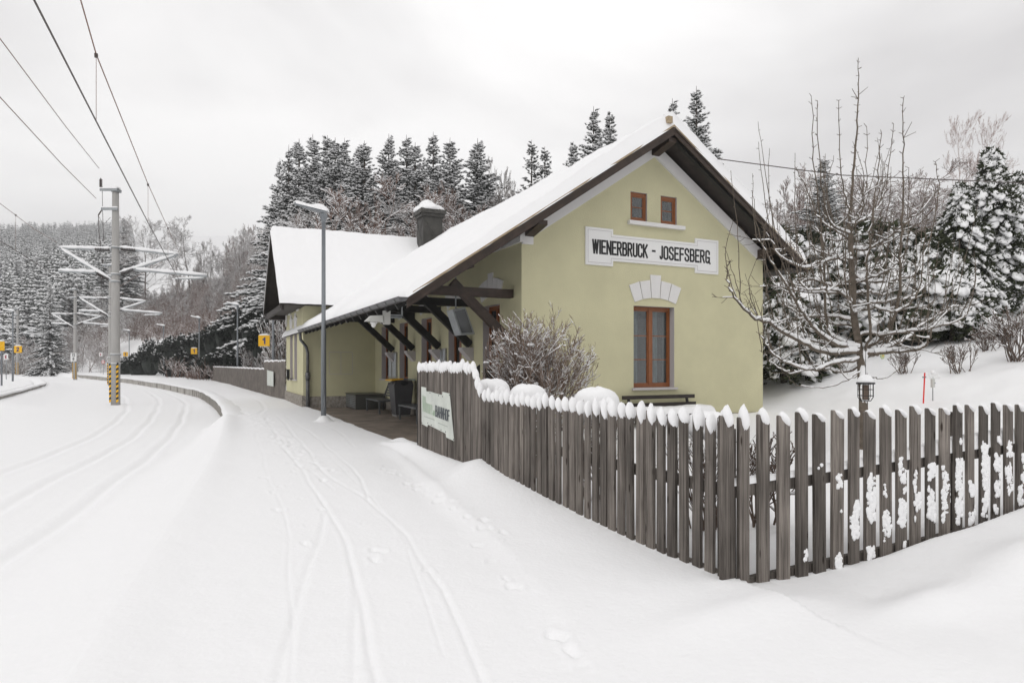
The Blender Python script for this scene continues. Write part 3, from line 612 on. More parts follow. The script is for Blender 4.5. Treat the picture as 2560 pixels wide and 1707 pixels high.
# chimney
m = MB(); m.box(2.42, 3.30, 14.25, 15.13, 6.0, 8.02); m.box(2.35, 3.37, 14.18, 15.20, 8.02, 8.16); m.box(2.29, 3.43, 14.12, 15.26, 8.16, 8.34)
ch = m.build('chimney', CHIM, rf)
m = MB()
for (a, b) in (((2.43,14.245,7.98),(3.29,14.245,6.7)), ((3.29,14.245,7.98),(2.43,14.245,6.7))): m.beam(a, b, .012, .012)
for (a, b) in (((2.415,14.26,7.98),(2.415,15.12,6.7)), ((2.415,15.12,7.98),(2.415,14.26,6.7))): m.beam(a, b, .012, .012)
m.build('sheet_fold', CHIM, ch)
def cj(t, p): return .12*math.sin(3*t+1)*math.cos(p)+.05*math.sin(7*t)
m = MB(); m.ell((2.86,14.69,8.36), (.70,.70,.30), 24, 12, cj, flat=-.03); m.ell((2.74,14.66,8.52), (.36,.34,.30), 20, 10, cj, flat=-.2); m.build('snow_cap', SNOW, ch, smooth=True)

# snow on roofs: height-field slabs with a rounded rim
def snow_slab(name, s0, s1, t0, t1, zf, T, par, na=60, nb=120, seed=1, ea=(.18,.18), eb=(.16,.16), noz=.05, over=(.03,.03,.03,.03), mask=None, thick=None):
    a = np.linspace(0, 1, na)**1.0; b = np.linspace(0, 1, nb)
    a = .5-.5*np.cos(math.pi*a)*1.0 if False else a
    A, B = np.meshgrid(a, b, indexing='ij'); s = s0-over[0]+(s1-s0+over[0]+over[1])*A; t = t0-over[2]+(t1-t0+over[2]+over[3])*B
    wob_ = .035*nz2(t, s*0, 1.3, seed+7, 3); w2_ = .022*(1+nz2(s, t*0, 1.6, seed+9, 3)); s = s-(wob_+.03)*np.exp(-A*30)+(wob_+.03)*np.exp(-(1-A)*30); t = t-w2_*np.exp(-B*60)+w2_*np.exp(-(1-B)*60); da0 = 0
    Ls, Lt = s1-s0+over[0]+over[1], t1-t0+over[2]+over[3]; da = A*Ls/ea[0]; db = (1-A)*Ls/ea[1]; dc = B*Lt/eb[0]; dd = (1-B)*Lt/eb[1]
    def rnd(v): v = np.clip(v, 0, 1); return np.sqrt(1-(1-v)**2)
    prof = rnd(da)*rnd(db)*rnd(dc)*rnd(dd)
    TT = T if thick is None else thick(s, t)
    h = prof*(TT+noz*nz2(s, t, .9, seed)+.02*nz2(s, t, 4, seed+3))
    z = zf(s)+.004+h if mask is None else zf(s)+.004+h
    zb = zf(s)+.004
    V = np.concatenate([np.stack([s,t,z],-1).reshape(-1,3), np.stack([s,t,zb],-1).reshape(-1,3)]); idx = np.arange(na*nb).reshape(na, nb); o = na*nb
    q = np.stack([idx[:-1,:-1], idx[1:,:-1], idx[1:,1:], idx[:-1,1:]], -1).reshape(-1,4); q2 = q[:, ::-1]+o
    return link(name, npmesh(name, V, np.concatenate([q, q2]), [SNOW], smooth=True), par, loc=-wloc(par))
def rz(s): return AP_Z-RS*np.abs(s-AP_S)
snow_slab('roof_snow', E_L, E_R, T0, T1, rz, .30, rf, 170, 260, seed=2, ea=(.30,.25), eb=(.09,.1), over=(.06,.04,.015,0), noz=.08, thick=lambda s, t: .37-.14*sm(1.5,-2.8,s)+.05*sm(3.6, 5, s)-.10*sm(6, 8, s)+.015*nz2(s, t, 2.2, 12))
ws_ = snow_slab('roof_snow', t0_, t1_, WE, AP_S, lambda q_: WR_Z-WSL*np.abs(q_-WR_T), .24, wr, 110, 140, seed=5, ea=(.12,.12), eb=(.14,.14), over=(.05,.05,.04,0), noz=.05)
v = np.zeros(len(ws_.data.vertices)*3); ws_.data.vertices.foreach_get('co', v); v = v.reshape(-1,3)[:, [1,0,2]]; ws_.data.vertices.foreach_set('co', v.ravel()); ws_.data.flip_normals(); ws_.data.update()

# ------------------------------------------------------------------ under the canopy
b = thing('utility_box', (-.62, 12.2, -.03), 'low grey tread plate box in the corner under the station canopy', 'utility box')
m = MB(); m.box(-1.16, -.08, 11.15, 12.85, -.02, .50); m.build('body', TREAD, b); m = MB(); m.box(-1.19, -.05, 11.12, 12.88, .50, .53); m.build('lid', TREAD, b)
m = MB()
for i in range(7): m.box(-1.172, -1.160, 11.2, 12.8, .04+.065*i, .07+.065*i)
m.box(-1.176, -1.158, 11.9, 11.96, .12, .32); m.build('slats', GALV, b)
def bench(y0, y1, lab):
    e = thing('platform_bench', (-.5, (y0+y1)/2, -.03), lab, 'bench', 'grey benches under the canopy')
    L_ = (y1-y0)/2; m = MB()
    for i in range(6): m.box(-.42+.10*i, -.335+.10*i, -L_, L_, .42, .455)
    m.build('seat', BENCHM, e, local=True)
    m = MB(); m.box(-.45, .2, -L_-.05, -L_, .40, .46); m.box(-.45, .2, L_, L_+.05, .40, .46); m.box(-.45,-.42,-L_,L_,.41,.46); m.build('seat_frame', BENCHM, e, local=True)
    m = MB()
    for i in range(5): m.hexa([(.20+.03*i,-L_,.53+.085*i),(.225+.03*i,-L_,.53+.085*i),(.225+.03*i,L_,.53+.085*i),(.20+.03*i,L_,.53+.085*i),(.22+.03*i,-L_,.585+.085*i),(.245+.03*i,-L_,.585+.085*i),(.245+.03*i,L_,.585+.085*i),(.22+.03*i,L_,.585+.085*i)])
    for yy in (-L_, L_-.05): m.beam((.17,yy+.02,.42),(.385,yy+.02,1.0),.045,.045)
    m.build('backrest', BENCHM, e, local=True)
    for xx in (-.43,.15):
        for yy in (-L_-.05, L_): MB().box(xx, xx+.05, yy+.001, yy+.049, 0, .40).build('leg', BENCHM, e, local=True)
bench(8.75, 10.45, 'grey slatted bench between the tread plate box and the bin'); bench(4.65, 6.3, 'grey slatted bench between the bin and the picket fence')
e = thing('waste_bin', (-.5, 7.55, -.03), 'tall grey waste bin with yellow and blue lid between two benches', 'waste bin')
m = MB(); m.hexa([(-.24,-.24,.06),(.22,-.24,.06),(.22,.26,.06),(-.24,.26,.06),(-.33,-.33,1.0),(.30,-.33,1.0),(.30,.36,1.0),(-.33,.36,1.0)]); m.hexa([(-.33,-.33,1.0),(.30,-.33,1.0),(.30,.36,1.0),(-.33,.36,1.0),(-.24,-.30,1.14),(.26,-.30,1.14),(.26,.30,1.14),(-.24,.30,1.14)]); m.build('body', BINM, e, local=True)
MB().box(-.23,.21,-.23,.25,0,.06).build('base', ALU, e, local=True)
m = MB(); m.hexa([(-.42,-.38,1.14),(-.04,-.38,1.18),(-.04,.40,1.18),(-.42,.40,1.14),(-.42,-.38,1.17),(-.04,-.38,1.21),(-.04,.40,1.21),(-.42,.40,1.17)]); m.build('lid', YEL, e, local=True)
m = MB(); m.hexa([(-.038,-.38,1.18),(.34,-.38,1.15),(.34,.40,1.15),(-.038,.40,1.18),(-.038,-.38,1.21),(.34,-.38,1.18),(.34,.40,1.18),(-.038,.40,1.21)]); m.build('lid', BLUE, e, local=True)
m = MB(); m.ell((-.30,.0,1.06),(.03,.13,.07),12,8); m.ell((.0,-.325,1.06),(.13,.03,.07),12,8); m.build('opening', BLK, e, local=True)
text('PLASTIK', .10, (-.5-.318, 7.55-.235, .90), (.1,0,-1), (1,0,.1), YEL, e, .018, .55)
for (t0, t1, z0, z1, lab) in ((9.75,10.30,1.13,2.05,'glazed white timetable case beside the fifth window of the platform wall'), (10.34,10.80,1.13,2.05,'brownish notice case next to the corner of the canopy'), (5.0,5.45,1.15,2.05,'narrow timetable case under the third canopy brace'), (4.72,4.98,1.55,2.08,'small blue grey notice beside a canopy corbel')):
    e = thing('notice_case', (0, (t0+t1)/2, z0), lab, 'notice case'); m = MB(); m.box(-.045,-.001,t0,t1,z0,z1); m.build('frame', ALU, e); MB().box(-.05,-.045,t0+.05,t1-.05,z0+.05,z1-.05).build('poster', PAPER, e)
# hanging passenger display
e = thing('information_display', (-.95, 1.85, 2.4), 'grey double sided display screen hung under the canopy', 'display')
q8 = [(-1.01,2.91),(-.69,2.99),(-.44,2.34),(-.79,2.31)]
m = MB(); m.poly([(a,1.6,z) for a, z in q8], (0,.42,0)); m.build('casing', GALV, e)
m = MB(); cxx, czz = sum(a for a, z in q8)/4, sum(z for a, z in q8)/4; m.poly([(cxx+(a-cxx)*.8,1.594,czz+(z-czz)*.84) for a, z in q8], (0,.005,0)); m.build('screen', SCREEN, e)
m = MB(); m.tube([(-.85,1.8,2.9),(-.85,1.8,3.7)],.02,8); m.build('hanger', GALV, e)
# camera on a bracket under the gutter
e = thing('surveillance_camera', (-2.75, 1.5, 2.7), 'off white dome camera on a steel bracket below the gutter', 'camera')
m = MB(); m.beam((-2.62,1.35,3.0),(-2.62,1.35,2.70),.03,.03); m.beam((-2.30,1.35,3.0),(-2.30,1.35,2.70),.03,.03); m.beam((-2.62,1.35,2.71),(-2.30,1.35,2.71),.03,.03); m.beam((-2.95,1.35,2.66),(-2.3,1.35,2.66),.03,.03); m.build('bracket', GALV, e)
m = MB(); m.box(-2.72,-2.58,1.28,1.42,2.50,2.80); m.build('junction_box', CAMW, e)
m = MB(); m.hexa([(-3.12,1.26,2.56),(-2.74,1.26,2.54),(-2.74,1.48,2.54),(-3.12,1.48,2.56),(-3.0,1.28,2.68),(-2.74,1.28,2.70),(-2.74,1.46,2.70),(-3.0,1.46,2.68)]); m.build('housing', CAMW, e)
m = MB(); m.ell((-2.93,1.37,2.53),(.085,.085,.035),14,8); m.ell((-2.93,1.37,2.49),(.055,.055,.065),14,8); m.build('dome', SIGNW, e, smooth=True)
e = thing('wall_lantern', (WS-.1, 15.9, 1.15), 'small black glass fitting on the wing wall between its windows', 'wall fitting')
m = MB(); m.box(WS-.24, WS-.12, 15.82, 15.94, 1.08, 1.42); m.tube([(WS-.18,15.88,1.08),(WS-.18,15.88,.94)],[.06,.01],8); m.build('casing', BLK, e); m = MB(); m.box(WS-.30, WS, 15.6, 16.2, 1.02, 1.045); m.build('bracket', BLK, e); m = MB(); m.box(WS-.2418,WS-.2405,15.84,15.92,1.13,1.38); m.build('glass', SIGNW, e)

# ------------------------------------------------------------------ picket fence
FX, FY = -3.0, -9.28
fe = thing('picket_fence', (FX, FY, 0), 'weathered grey picket fence with snow capped slats round the garden corner', 'fence')
def picket(axis, pos, w, z0, zt, slant, k, cap, capr=1.0):
    x = random.uniform(-.006, .006); lean = random.uniform(-.008, .008); yaw = random.uniform(-.10, .10); th_ = .028
    o = bpy.data.objects.new('picket', None)
    mb = MB(); zt += random.uniform(-.015, .015)
    h = w/2
    # local: a along the run (image left is -a), outward is -o
    if axis == 't':   # runs along y, outward -x, image left = +y
        P = lambda a, oo, z: (FX+x-oo+yaw*a, pos-a+lean*z, z)
    else: P = lambda a, oo, z: (pos+a+lean*z, FY+x-oo+yaw*a, z)
    e_ = .004
    zl, zr = zt, zt-slant
    prof = [(-h,z0),(h,z0),(h,zr),(-h+.006,zl),(-h,zl-.008)]
    vs = [P(a, th_, z) for a, z in prof]+[P(a, 0, z) for a, z in prof]
    mb.add(vs, [(0,1,2,3,4),(9,8,7,6,5)]+[(i,5+i,5+(i+1)%5,(i+1)%5) for i in range(5)])
    ob = mb.build('picket', PICK, fe)
    if cap:
        c = MB(); cz = zt-slant*.5; rr_ = random.uniform(.75, 1.15)
        def fn(t, p): return .10*math.sin(2*t+k)+.06*math.sin(5*t+2*k)
        base = Vector(P(.010, th_/2, cz-.002+.030*capr*rr_))
        c.ell(base, (.045 if axis == 't' else h*.92, h*.90 if axis == 't' else .04, .078*capr*rr_), 12, 8, fn)
        # shear the blob so that it sits on the slanted cut and comes to a point
        vv = []
        for v_ in c.v:
            a = (pos-v_[1]) if axis == 't' else (v_[0]-pos); dz = v_[2]-base.z
            pt = max(0, dz)/(.078*capr*rr_); sq = 1-.28*pt
            nx, ny = base.x+(v_[0]-base.x)*sq, base.y+(v_[1]-base.y)*sq
            vv.append((nx, ny, v_[2]-a/max(h, .01)*slant*.5*(1 if dz < 0 else .75)))
        c.v = vv; c.build('snow_cap', SNOW, ob, smooth=True)
    return ob
k = 0; y = FY+.03
while y < -4.86:
    picket('t', y, .094+random.uniform(-.006,.006), -.15, 1.235, .085, k, True, 1.0+.15*math.sin(k*1.3)); y += .1405; k += 1
for i, zt in enumerate((1.27, 1.38, 1.49)): picket('t', y, .10, 0, zt, .05, k, True, 1.15); y += .085; k += 1
while y < -2.08:
    picket('t', y, .078, 0, 1.575+.012*math.sin(k), .045, k, True, 1.12); y += .092; k += 1
x = FX-.02; 
while x < 1.95:
    picket('s', x, .112+random.uniform(-.006,.006), -.2, 1.25, .068, k, True, 1.1 if x < -2.75 else (.7 if x < -2.2 else random.uniform(.32, .58))); x += .1985 if x > -2.9 else .155; k += 1
for (p0, p1) in (((FX+.035,FY,.70),(FX+.035,-2.1,.70)), ((FX+.035,FY,.05),(FX+.035,-2.1,.12)), ((FX,FY+.035,.69),(2.0,FY+.035,.86)), ((FX,FY+.035,-.0),(2.0,FY+.035,.12))):
    MB().beam(p0, p1, .045, .09).build('rail', PICK, fe)
for p in ((FX+.13,FY+.13,1.14), (FX+.13,-6.9,1.12), (FX+.13,-4.6,1.2), (FX+.13,-2.2,1.5), (-.15,FY+.12,1.18), (1.9,FY+.12,1.18)):
    MB().tube([(p[0],p[1],-.2),(p[0],p[1],p[2])], .055, 10).build('post', PICK, fe)
m = MB(); m.beam((FX-.005,-2.06,.0),(FX-.005,-2.06,1.58),.03,.03,up=(1,0,0)); m.box(FX-.03,FX+.12,-2.075,-2.05,0,1.6); m.build('end_board', BLACKW, fe)  # end board made black: the shade on it is put into its colour
# snow lying on the rails and packed on the right hand run
m = MB()
for (a, b, zz0, zz1) in ((FX,2.0,.735,.905),):
    n = 120; vs = []
    for i in range(n+1):
        xx = a+(b-a)*i/n; z_ = zz0+(zz1-zz0)*i/n; hgt = .05+.10*sm(-2.2, .2, xx)+.02*float(nz2(np.array([xx]), np.array([0.]), 6, 2)[0])
        vs += [(xx,FY+.0,z_),(xx,FY+.005,z_+hgt*.8),(xx,FY+.04,z_+hgt),(xx,FY+.085,z_+hgt*.7),(xx,FY+.09,z_)]
    m.add(vs, [(5*i+j, 5*i+5+j, 5*i+6+j, 5*i+1+j) for i in range(n) for j in range(4)])
m.build('rail_snow', SNOW, fe, smooth=True)
m = MB(); cs_ = .011
def packed(x, z):
    e_ = float(sm(-2.3, -1.3, x)*(1-sm(.7, 1.9, x)))*float(1-sm(.62, .95, z-.10*(x+1))); n_ = float(nz2(np.array([x*1.0]), np.array([z*1.0]), 8, 6, 3)[0])
    return n_*1.7+e_*.95-.88
x = FX-.02; xs = []
while x < 1.95: xs.append(x); x += .1985 if x > -2.9 else .155
for xc in xs:
    if xc < -2.4: continue
    zg = gz(xc, FY-.1)
    z_ = zg
    while z_ < .95:
        for q in range(5):
            a_ = random.uniform(-.050, .050); v_ = packed(xc+a_, z_)
            if v_ > 0:
                r_ = random.uniform(.006, .021)*(1+min(.6, v_*1.5)); ph = random.uniform(0, 6.28); m.ell((xc+a_*.85, FY-.030, z_), (r_, random.uniform(.004,.009), r_*random.uniform(.8,1.5)), 10, 6, lambda t, p: .22*math.sin(2*t+ph)+.18*math.sin(3*p+2*ph))
        z_ += .022
m.build('packed_snow', SNOW, fe, smooth=True)
# station banner on the fence
bt = lambda px, py: (lambda r: r)(None)
def on_fence(px, py, s):
    a = (px-1280)/F_PX; bq = (YH-py)/F_PX; rx, ry = a*CS+SN, -a*SN+CS; Yd = (s-CX)/rx; return Vector((s, CY+ry*Yd, EYE+bq*Yd))
sc_ = 8.25; sF = FX-.036
ring = [on_fence(1040+a/sc_, 930+b/sc_, sF) for a, b in ((115,300),(212,318),(216,395),(300,400),(420,440),(545,470),(552,405),(700,440),(740,870),(790,1420),(630,1345),(618,1265),(250,1080),(240,1130),(125,1065))]
e = thing('banner', ring[0], 'pale torn banner reading BAHNHOF nailed to the tall end of the picket fence', 'banner')
MB().poly(ring, (-.006, 0, 0)).build('sheet', BANN, e)
def fp(a, b): return on_fence(1040+a/sc_, 930+b/sc_, sF-.0095)
p0, p1, q0 = fp(400,915), fp(692,1030), fp(400,680); text('BAHNHOF', q0.z-p0.z, p0, p1-p0, (0,0,1), GREYL, e, .022, (p1-p0).length)
p2, p3 = fp(135,800), fp(335,885); text('Willkommen', .26, p2, p3-p2, (0,0,1), GREEN, e, .0045, (p3-p2).length)
p2, p3 = fp(348,890), fp(388,905); text('am', .13, p2, p3-p2, (0,0,1), GREEN, e, .008, (p3-p2).length)
for a0, b0, a1, b1 in ((170,910,380,985),(455,1045,650,1125)):
    p2, p3 = fp(a0,b0), fp(a1,b1); MB().beam(p2, p3, .002, .012).build('small_print', FAINT, e)
m = MB()
for a, b in ((290,428),(465,480),(548,503),(245,1050),(315,1090),(517,1190),(610,1230),(775,1390),(690,475),(125,1045)):
    p = on_fence(1040+a/sc_, 930+b/sc_, sF-.006); m.ell(p, (.006,.011,.011), 8, 6)
m.build('nail', BLK, e)
# dark gate run behind the tall end
e = thing('garden_gate', (-1.5, -2.05, 0), 'black stained picket gate between the fence and the station wall', 'gate')
m = MB()
for i in range(8):
    a = -2.86+.222*i; MB().add([(a,-2.0,0),(a+.12,-2.0,0),(a+.12,-2.0,1.62),(a,-2.0,1.54),(a,-2.03,0),(a+.12,-2.03,0),(a+.12,-2.03,1.62),(a,-2.03,1.54)], [(0,3,2,1),(4,5,6,7),(0,1,5,4),(1,2,6,5),(2,3,7,6),(3,0,4,7)]).build('picket', BLACKW, e)
for z in (.35, 1.25): MB().box(-2.95,-.02,-1.995,-1.95,z,z+.08).build('rail', BLACKW, e)

# ------------------------------------------------------------------ garden bench by the facade
e = thing('garden_bench', (3.6, -.6, gz(3.6,-.6)), 'brown slatted garden bench under the gable window, seat piled with snow', 'bench'); gb = gz(3.6,-.6)
m = MB()
for z in (.84, .66, .50): m.beam((2.55,-.16-.25*(.88-z),z),(4.72,-.16-.25*(.88-z),z),.03,.09)
m.build('backrest', DARKW, e)
m = MB()
for i in range(4): m.box(2.55,4.72,-.42-.13*i,-.32-.13*i,.44,.475)
m.build('seat', DARKW, e)
for xx in (2.75,4.5):
    w = MB(); w.beam((xx,-.30,gb-.1),(xx,-.12,.88),.05,.05); w.beam((xx,-.80,gb-.1),(xx,-.72,.44),.05,.05); w.beam((xx,-.82,.42),(xx,-.25,.42),.05,.05); w.build('leg', BLACKW, e)
snow_slab('seat_snow', 2.5, 4.77, -.84, -.28, lambda s: s*0+.475, .17, e, 50, 16, seed=9, ea=(.12,.12), eb=(.14,.14), noz=.03)

# ------------------------------------------------------------------ branching plants
def tubes(P0, P1, R0, R1, n=3):
    P0, P1 = np.asarray(P0), np.asarray(P1); D = P1-P0; Ln = np.linalg.norm(D, axis=1, keepdims=True); D = D/np.maximum(Ln, 1e-6)
    ref = np.where(np.abs(D[:,2:3]) > .9, np.array([[1.,0,0]]), np.array([[0,0,1.]])); U = np.cross(D, ref); U /= np.linalg.norm(U, axis=1, keepdims=True); Vv = np.cross(D, U)
    a = np.arange(n)/n*2*math.pi; k = len(P0)
    ring = U[:,None,:]*np.cos(a)[None,:,None]+Vv[:,None,:]*np.sin(a)[None,:,None]
    A = P0[:,None,:]+ring*np.asarray(R0)[:,None,None]; B = P1[:,None,:]+ring*np.asarray(R1)[:,None,None]
    V = np.concatenate([A, B], 1).reshape(-1, 3); b = np.arange(k)[:,None]*2*n; j = np.arange(n)
    Fq = np.stack([b+j, b+(j+1)%n, b+n+(j+1)%n, b+n+j], -1).reshape(-1, 4)
    return V, Fq
def seg_mesh(name, segs, mt, snow=0.0, snow_min=0.0, n=3, minr=0.0, rng=None, snowfrac=.8, byr=0):
    rng = rng or np.random.default_rng(3); S = np.array(segs); P0, P1, R0, R1 = S[:,0:3], S[:,3:6], np.maximum(S[:,6], minr), np.maximum(S[:,7], minr)
    V, Fq = tubes(P0, P1, R0, R1, n); mi = np.zeros(len(Fq), int); mats = [mt]
    if snow > 0:
        D = P1-P0; Ln = np.linalg.norm(D, axis=1); horiz = np.sqrt(np.maximum(0, 1-(D[:,2]/np.maximum(Ln,1e-6))**2))
        keep = (horiz > .45) & (rng.random(len(S)) < snowfrac)
        w = (snow*(.6+.7*rng.random(len(S)))*horiz+snow_min)*np.clip(R0/ (np.median(R0)+1e-9), .7, 2.2)**.5
        if byr: w = np.clip(R0*byr, 0, .052)*(.75+.4*rng.random(len(S)))*(.4+.6*horiz); keep &= (R0 > .0062) & (horiz > .55)
        a, b = P0[keep].copy(), P1[keep].copy(); r0 = w[keep]; a[:,2] += R0[keep]+r0*.45; b[:,2] += R1[keep]+r0*.40
        V2, F2 = tubes(a, b, r0, r0*.85, 4 if n < 5 else 6); F2 = F2+len(V); V = np.concatenate([V, V2]); Fq = np.concatenate([Fq, F2]); mi = np.concatenate([mi, np.ones(len(F2), int)]); mats.append(SNOW)
    return npmesh(name, V, Fq, mats, mi, smooth=n > 3)
def grow(rng, p, d, length, r, depth, out, nseg=5, wig=.25, up=.15, kids=4, spread=.8, decay=.6, kstart=.25, rd=.62, minlen=.12, tip=.35):
    p = np.array(p, float); d = np.array(d, float); d /= np.linalg.norm(d); st = length/nseg; pts = [p.copy()]; ds = [d.copy()]
    for i in range(nseg):
        d = d+rng.normal(0, wig, 3)*.35+np.array([0, 0, up*.3]); d /= np.linalg.norm(d); q = p+d*st
        ra, rb = r*(1-(1-tip)*i/nseg), r*(1-(1-tip)*(i+1)/nseg); out.append((*p, *q, ra, rb)); p = q; pts.append(p.copy()); ds.append(d.copy())
    if depth <= 0 or length*decay < minlen: return
    for k in range(kids):
        f = kstart+(1-kstart)*(k+rng.random())/kids; i = min(nseg-1, int(f*nseg)); ff = f*nseg-i
        q = pts[i]*(1-ff)+pts[i+1]*ff; dd = ds[i]; perp = rng.normal(0, 1, 3); perp -= perp.dot(dd)*dd; perp /= np.linalg.norm(perp)+1e-9
        nd = dd*math.cos(spread)+perp*math.sin(spread)*rng.uniform(.7, 1.2)
        grow(rng, q, nd, length*decay*rng.uniform(.7, 1.15)*(1.1-.4*f), r*rd*(1-.5*f), depth-1, out, max(2, nseg-1), wig, up, kids, spread, decay, kstart, rd, minlen, tip)

# ---- bare tree prototypes (trunk + crown meshes, shared)
def bare_proto(seed, H=10, mt=FORB, snow=.018, kids=5, depth=4, spread=.75, multi=1, up=.35, minr=.012, first=.3, tr=.13, decay=.62, frac=.8):
    rng = np.random.default_rng(seed); segs = []; tsegs = []
    for mlt in range(multi):
        lean = rng.normal(0, .09*multi, 2); base = np.array([rng.normal(0,.12)*(multi-1), rng.normal(0,.12)*(multi-1), -.3]); p = base; d = np.array([lean[0], lean[1], 1.]); n = 12; Hh = H*rng.uniform(.8, 1)
        pts = [p.copy()]
        for i in range(n):
            d = d+rng.normal(0, .05, 3); d[2] = abs(d[2]); d /= np.linalg.norm(d); q = p+d*Hh/n; tsegs.append((*p, *q, tr*(1-.85*i/n), tr*(1-.85*(i+1)/n))); p = q; pts.append(p.copy())
        nb = int(16/multi**.5)
        for b in range(nb):
            f = first+(1-first)*(b+rng.random())/nb; i = min(n-1, int(f*n)); q = pts[i]+(pts[i+1]-pts[i])*(f*n-i); a = rng.uniform(0, 2*math.pi)
            el = rng.uniform(.25, .8); dd = (math.cos(a)*math.cos(el), math.sin(a)*math.cos(el), math.sin(el)); grow(rng, q, dd, Hh*(.40-.22*f)*rng.uniform(.8,1.2), tr*.38*(1-.6*f), depth-2, segs, 5, .3, up, kids, spread, decay)
    tm = seg_mesh('trunk', tsegs, mt, 0, n=6); cm = seg_mesh('crown', segs, mt, snow, n=3, minr=minr, rng=rng, snowfrac=frac)
    return tm, cm
def plant(name, meshes, loc, scale, rotz, label, cat, group=None, names=('trunk', 'crown')):
    e = thing(name, loc, label, cat, group); e.scale = (scale,)*3 if not hasattr(scale, '__len__') else scale; e.rotation_euler = (0, 0, rotz)
    for nm, me in zip(names, meshes):
        if me is not None: link(nm, me, e)
    return e

def round_shrub_proto(seed):
    rng = np.random.default_rng(seed); sg = []; tg = []
    for k in range(26):
        a = rng.uniform(0, 6.28); el = rng.uniform(.1, .9); s0 = len(sg); grow(rng, (rng.normal(0,.1), rng.normal(0,.1), -.1), (math.cos(a)*el, math.sin(a)*el, 1), 1.5, .022, 2, sg, 5, .3, .2, 5, .6, .5)
    return seg_mesh('stems', sg[:26], TWIG, 0, n=4), seg_mesh('crown', sg, TWIG, .016, n=3, minr=.006, rng=rng, snowfrac=.7)
# ---- spruce prototypes
def octa(C, R, ax=None):       # many small ellipsoids (octahedra) C:(n,3) R:(n,3)
    n = len(C); base = np.array([(1,0,0),(0,1,0),(-1,0,0),(0,-1,0),(0,0,1),(0,0,-1)], float)
    V = C[:,None,:]+base[None]*R[:,None,:]; f = np.array([(0,1,4),(1,2,4),(2,3,4),(3,0,4),(1,0,5),(2,1,5),(3,2,5),(0,3,5)])
    return V.reshape(-1,3), (np.arange(n)[:,None,None]*6+f[None]).reshape(-1,3)
def spruce_proto(seed, H=12., R=2.2, levels=34, snow=.55, dens=1.0, sprig=.34, droop=.34):
    rng = np.random.default_rng(seed); SC = []; SR = []; tris = []
    for l in range(levels):
        f = (l+rng.uniform(-.6,.6))/(levels-1); f = min(max(f, 0), .985); z0 = H*(.04+.95*f); Rl = R*(1-f)**.92*(.85+.3*rng.random())+.10; nb = int(6+5*(1-f)+rng.integers(0, 3))
        for b in range(nb):
            z = z0+rng.normal(0, H*.012); a = rng.uniform(0, 2*math.pi); Lb = Rl*rng.uniform(.55, 1.15); ns = max(2, int(Lb/.17*dens)); ca, sa = math.cos(a), math.sin(a); up0 = (.62*f+.02)*Lb
            for s in range(ns):
                u = (s+.7)/ns; r = Lb*u; zz = z+up0*u-droop*Lb*u*u*(1-.75*f)+rng.normal(0,.03); c = np.array([ca*r, sa*r, zz]); w = sprig*(1.2-.55*u)*(.55+.45*(1-f))
                for sd in (-1, 1, 0):
                    an = a+sd*rng.uniform(.35, 1.2)+rng.normal(0,.15); dl = w*rng.uniform(.7, 1.3); dr = np.array([math.cos(an), math.sin(an), -.55+.75*f+rng.normal(0,.22)])*dl
                    n2 = np.array([-math.sin(an), math.cos(an), 0])*w*.26; dn = np.array([0,0,-w*.42*(1.1-.6*f)])
                    tris += [(c-n2*.3, c+dr, c+n2+dn), (c+n2*.3, c+dr, c-n2+dn)]
                    if rng.random() < snow*.8: q = rng.uniform(.25, .6); k = rng.uniform(.35, 1.1)*(.5+.5*(1-f)); SC.append(c+dr*q+[0,0,.03]); SR.append((.034+.095*k*rng.uniform(.6,1.3), .034+.095*k*rng.uniform(.6,1.3), .026+.036*k))
    T = np.array(tris).reshape(-1,3); F1 = np.arange(len(T)).reshape(-1,3); V2, F2 = octa(np.array(SC), np.array(SR))
    mi = np.concatenate([np.zeros(len(F1), int), np.ones(len(F2), int)])
    crown = npmesh('crown', np.concatenate([T, V2]), np.concatenate([F1, F2+len(T)]), [NEED, SNOW], mi)
    tm = MB().tube([(0,0,-.5),(0,0,H*.5),(0,0,H*.93),(0,0,H*1.02)], [.16,.09,.03,.008], 7).mesh('trunk', TRUNK)
    return tm, crown
SP = [spruce_proto(11, 12, 3.1, 52, 1.1, dens=1.15), spruce_proto(12, 12, 2.7, 52, 1.05, dens=1.15), spruce_proto(13, 12, 3.3, 50, 1.15, dens=1.15), spruce_proto(14, 12, 2.7, 40, .7, dens=.9), spruce_proto(15, 12, 2.7, 40, .98), spruce_proto(16, 12, 2.4, 40, .95)]
_hc = {}
def proto_h(proto):
    k = proto[1].name
    if k not in _hc: _hc[k] = max(float(np.percentile(_co(m)[:,2], 99.97)) for m in proto if m is not None)
    return _hc[k]
def _co(me): v = np.zeros(len(me.vertices)*3); me.vertices.foreach_get('co', v); return v.reshape(-1, 3)
def tree_at(px, ytip, Y, proto, H0, name, label, cat, group=None, wid=1.0, dz=0, names=('trunk','crown')):
    H0 = proto_h(proto)
    p = at(px, ytip, Y); g0 = gz(p.x, p.y)+dz; h = p.z-g0; s = h/H0
    return plant(name, proto, (p.x, p.y, g0), (s*wid, s*wid, s), random.uniform(0, 6.28), label, cat, group, names)
ordn = ['leftmost','second','third','fourth','fifth','sixth','seventh','eighth','ninth','tenth','eleventh','twelfth','thirteenth','fourteenth','fifteenth']
row = [(700,395,58,0),(722,362,55,1),(748,347,57,0),(782,335,54,2),(819,338,58,1),(838,344,53,2),(861,345,57,1),(897,368,52,0),(911,352,50,2),(972,334,54,0),(1016,337,57,1),(1038,356,52,2),(1083,330,56,1),(1125,344,50,2),(1194,346,52,0)]
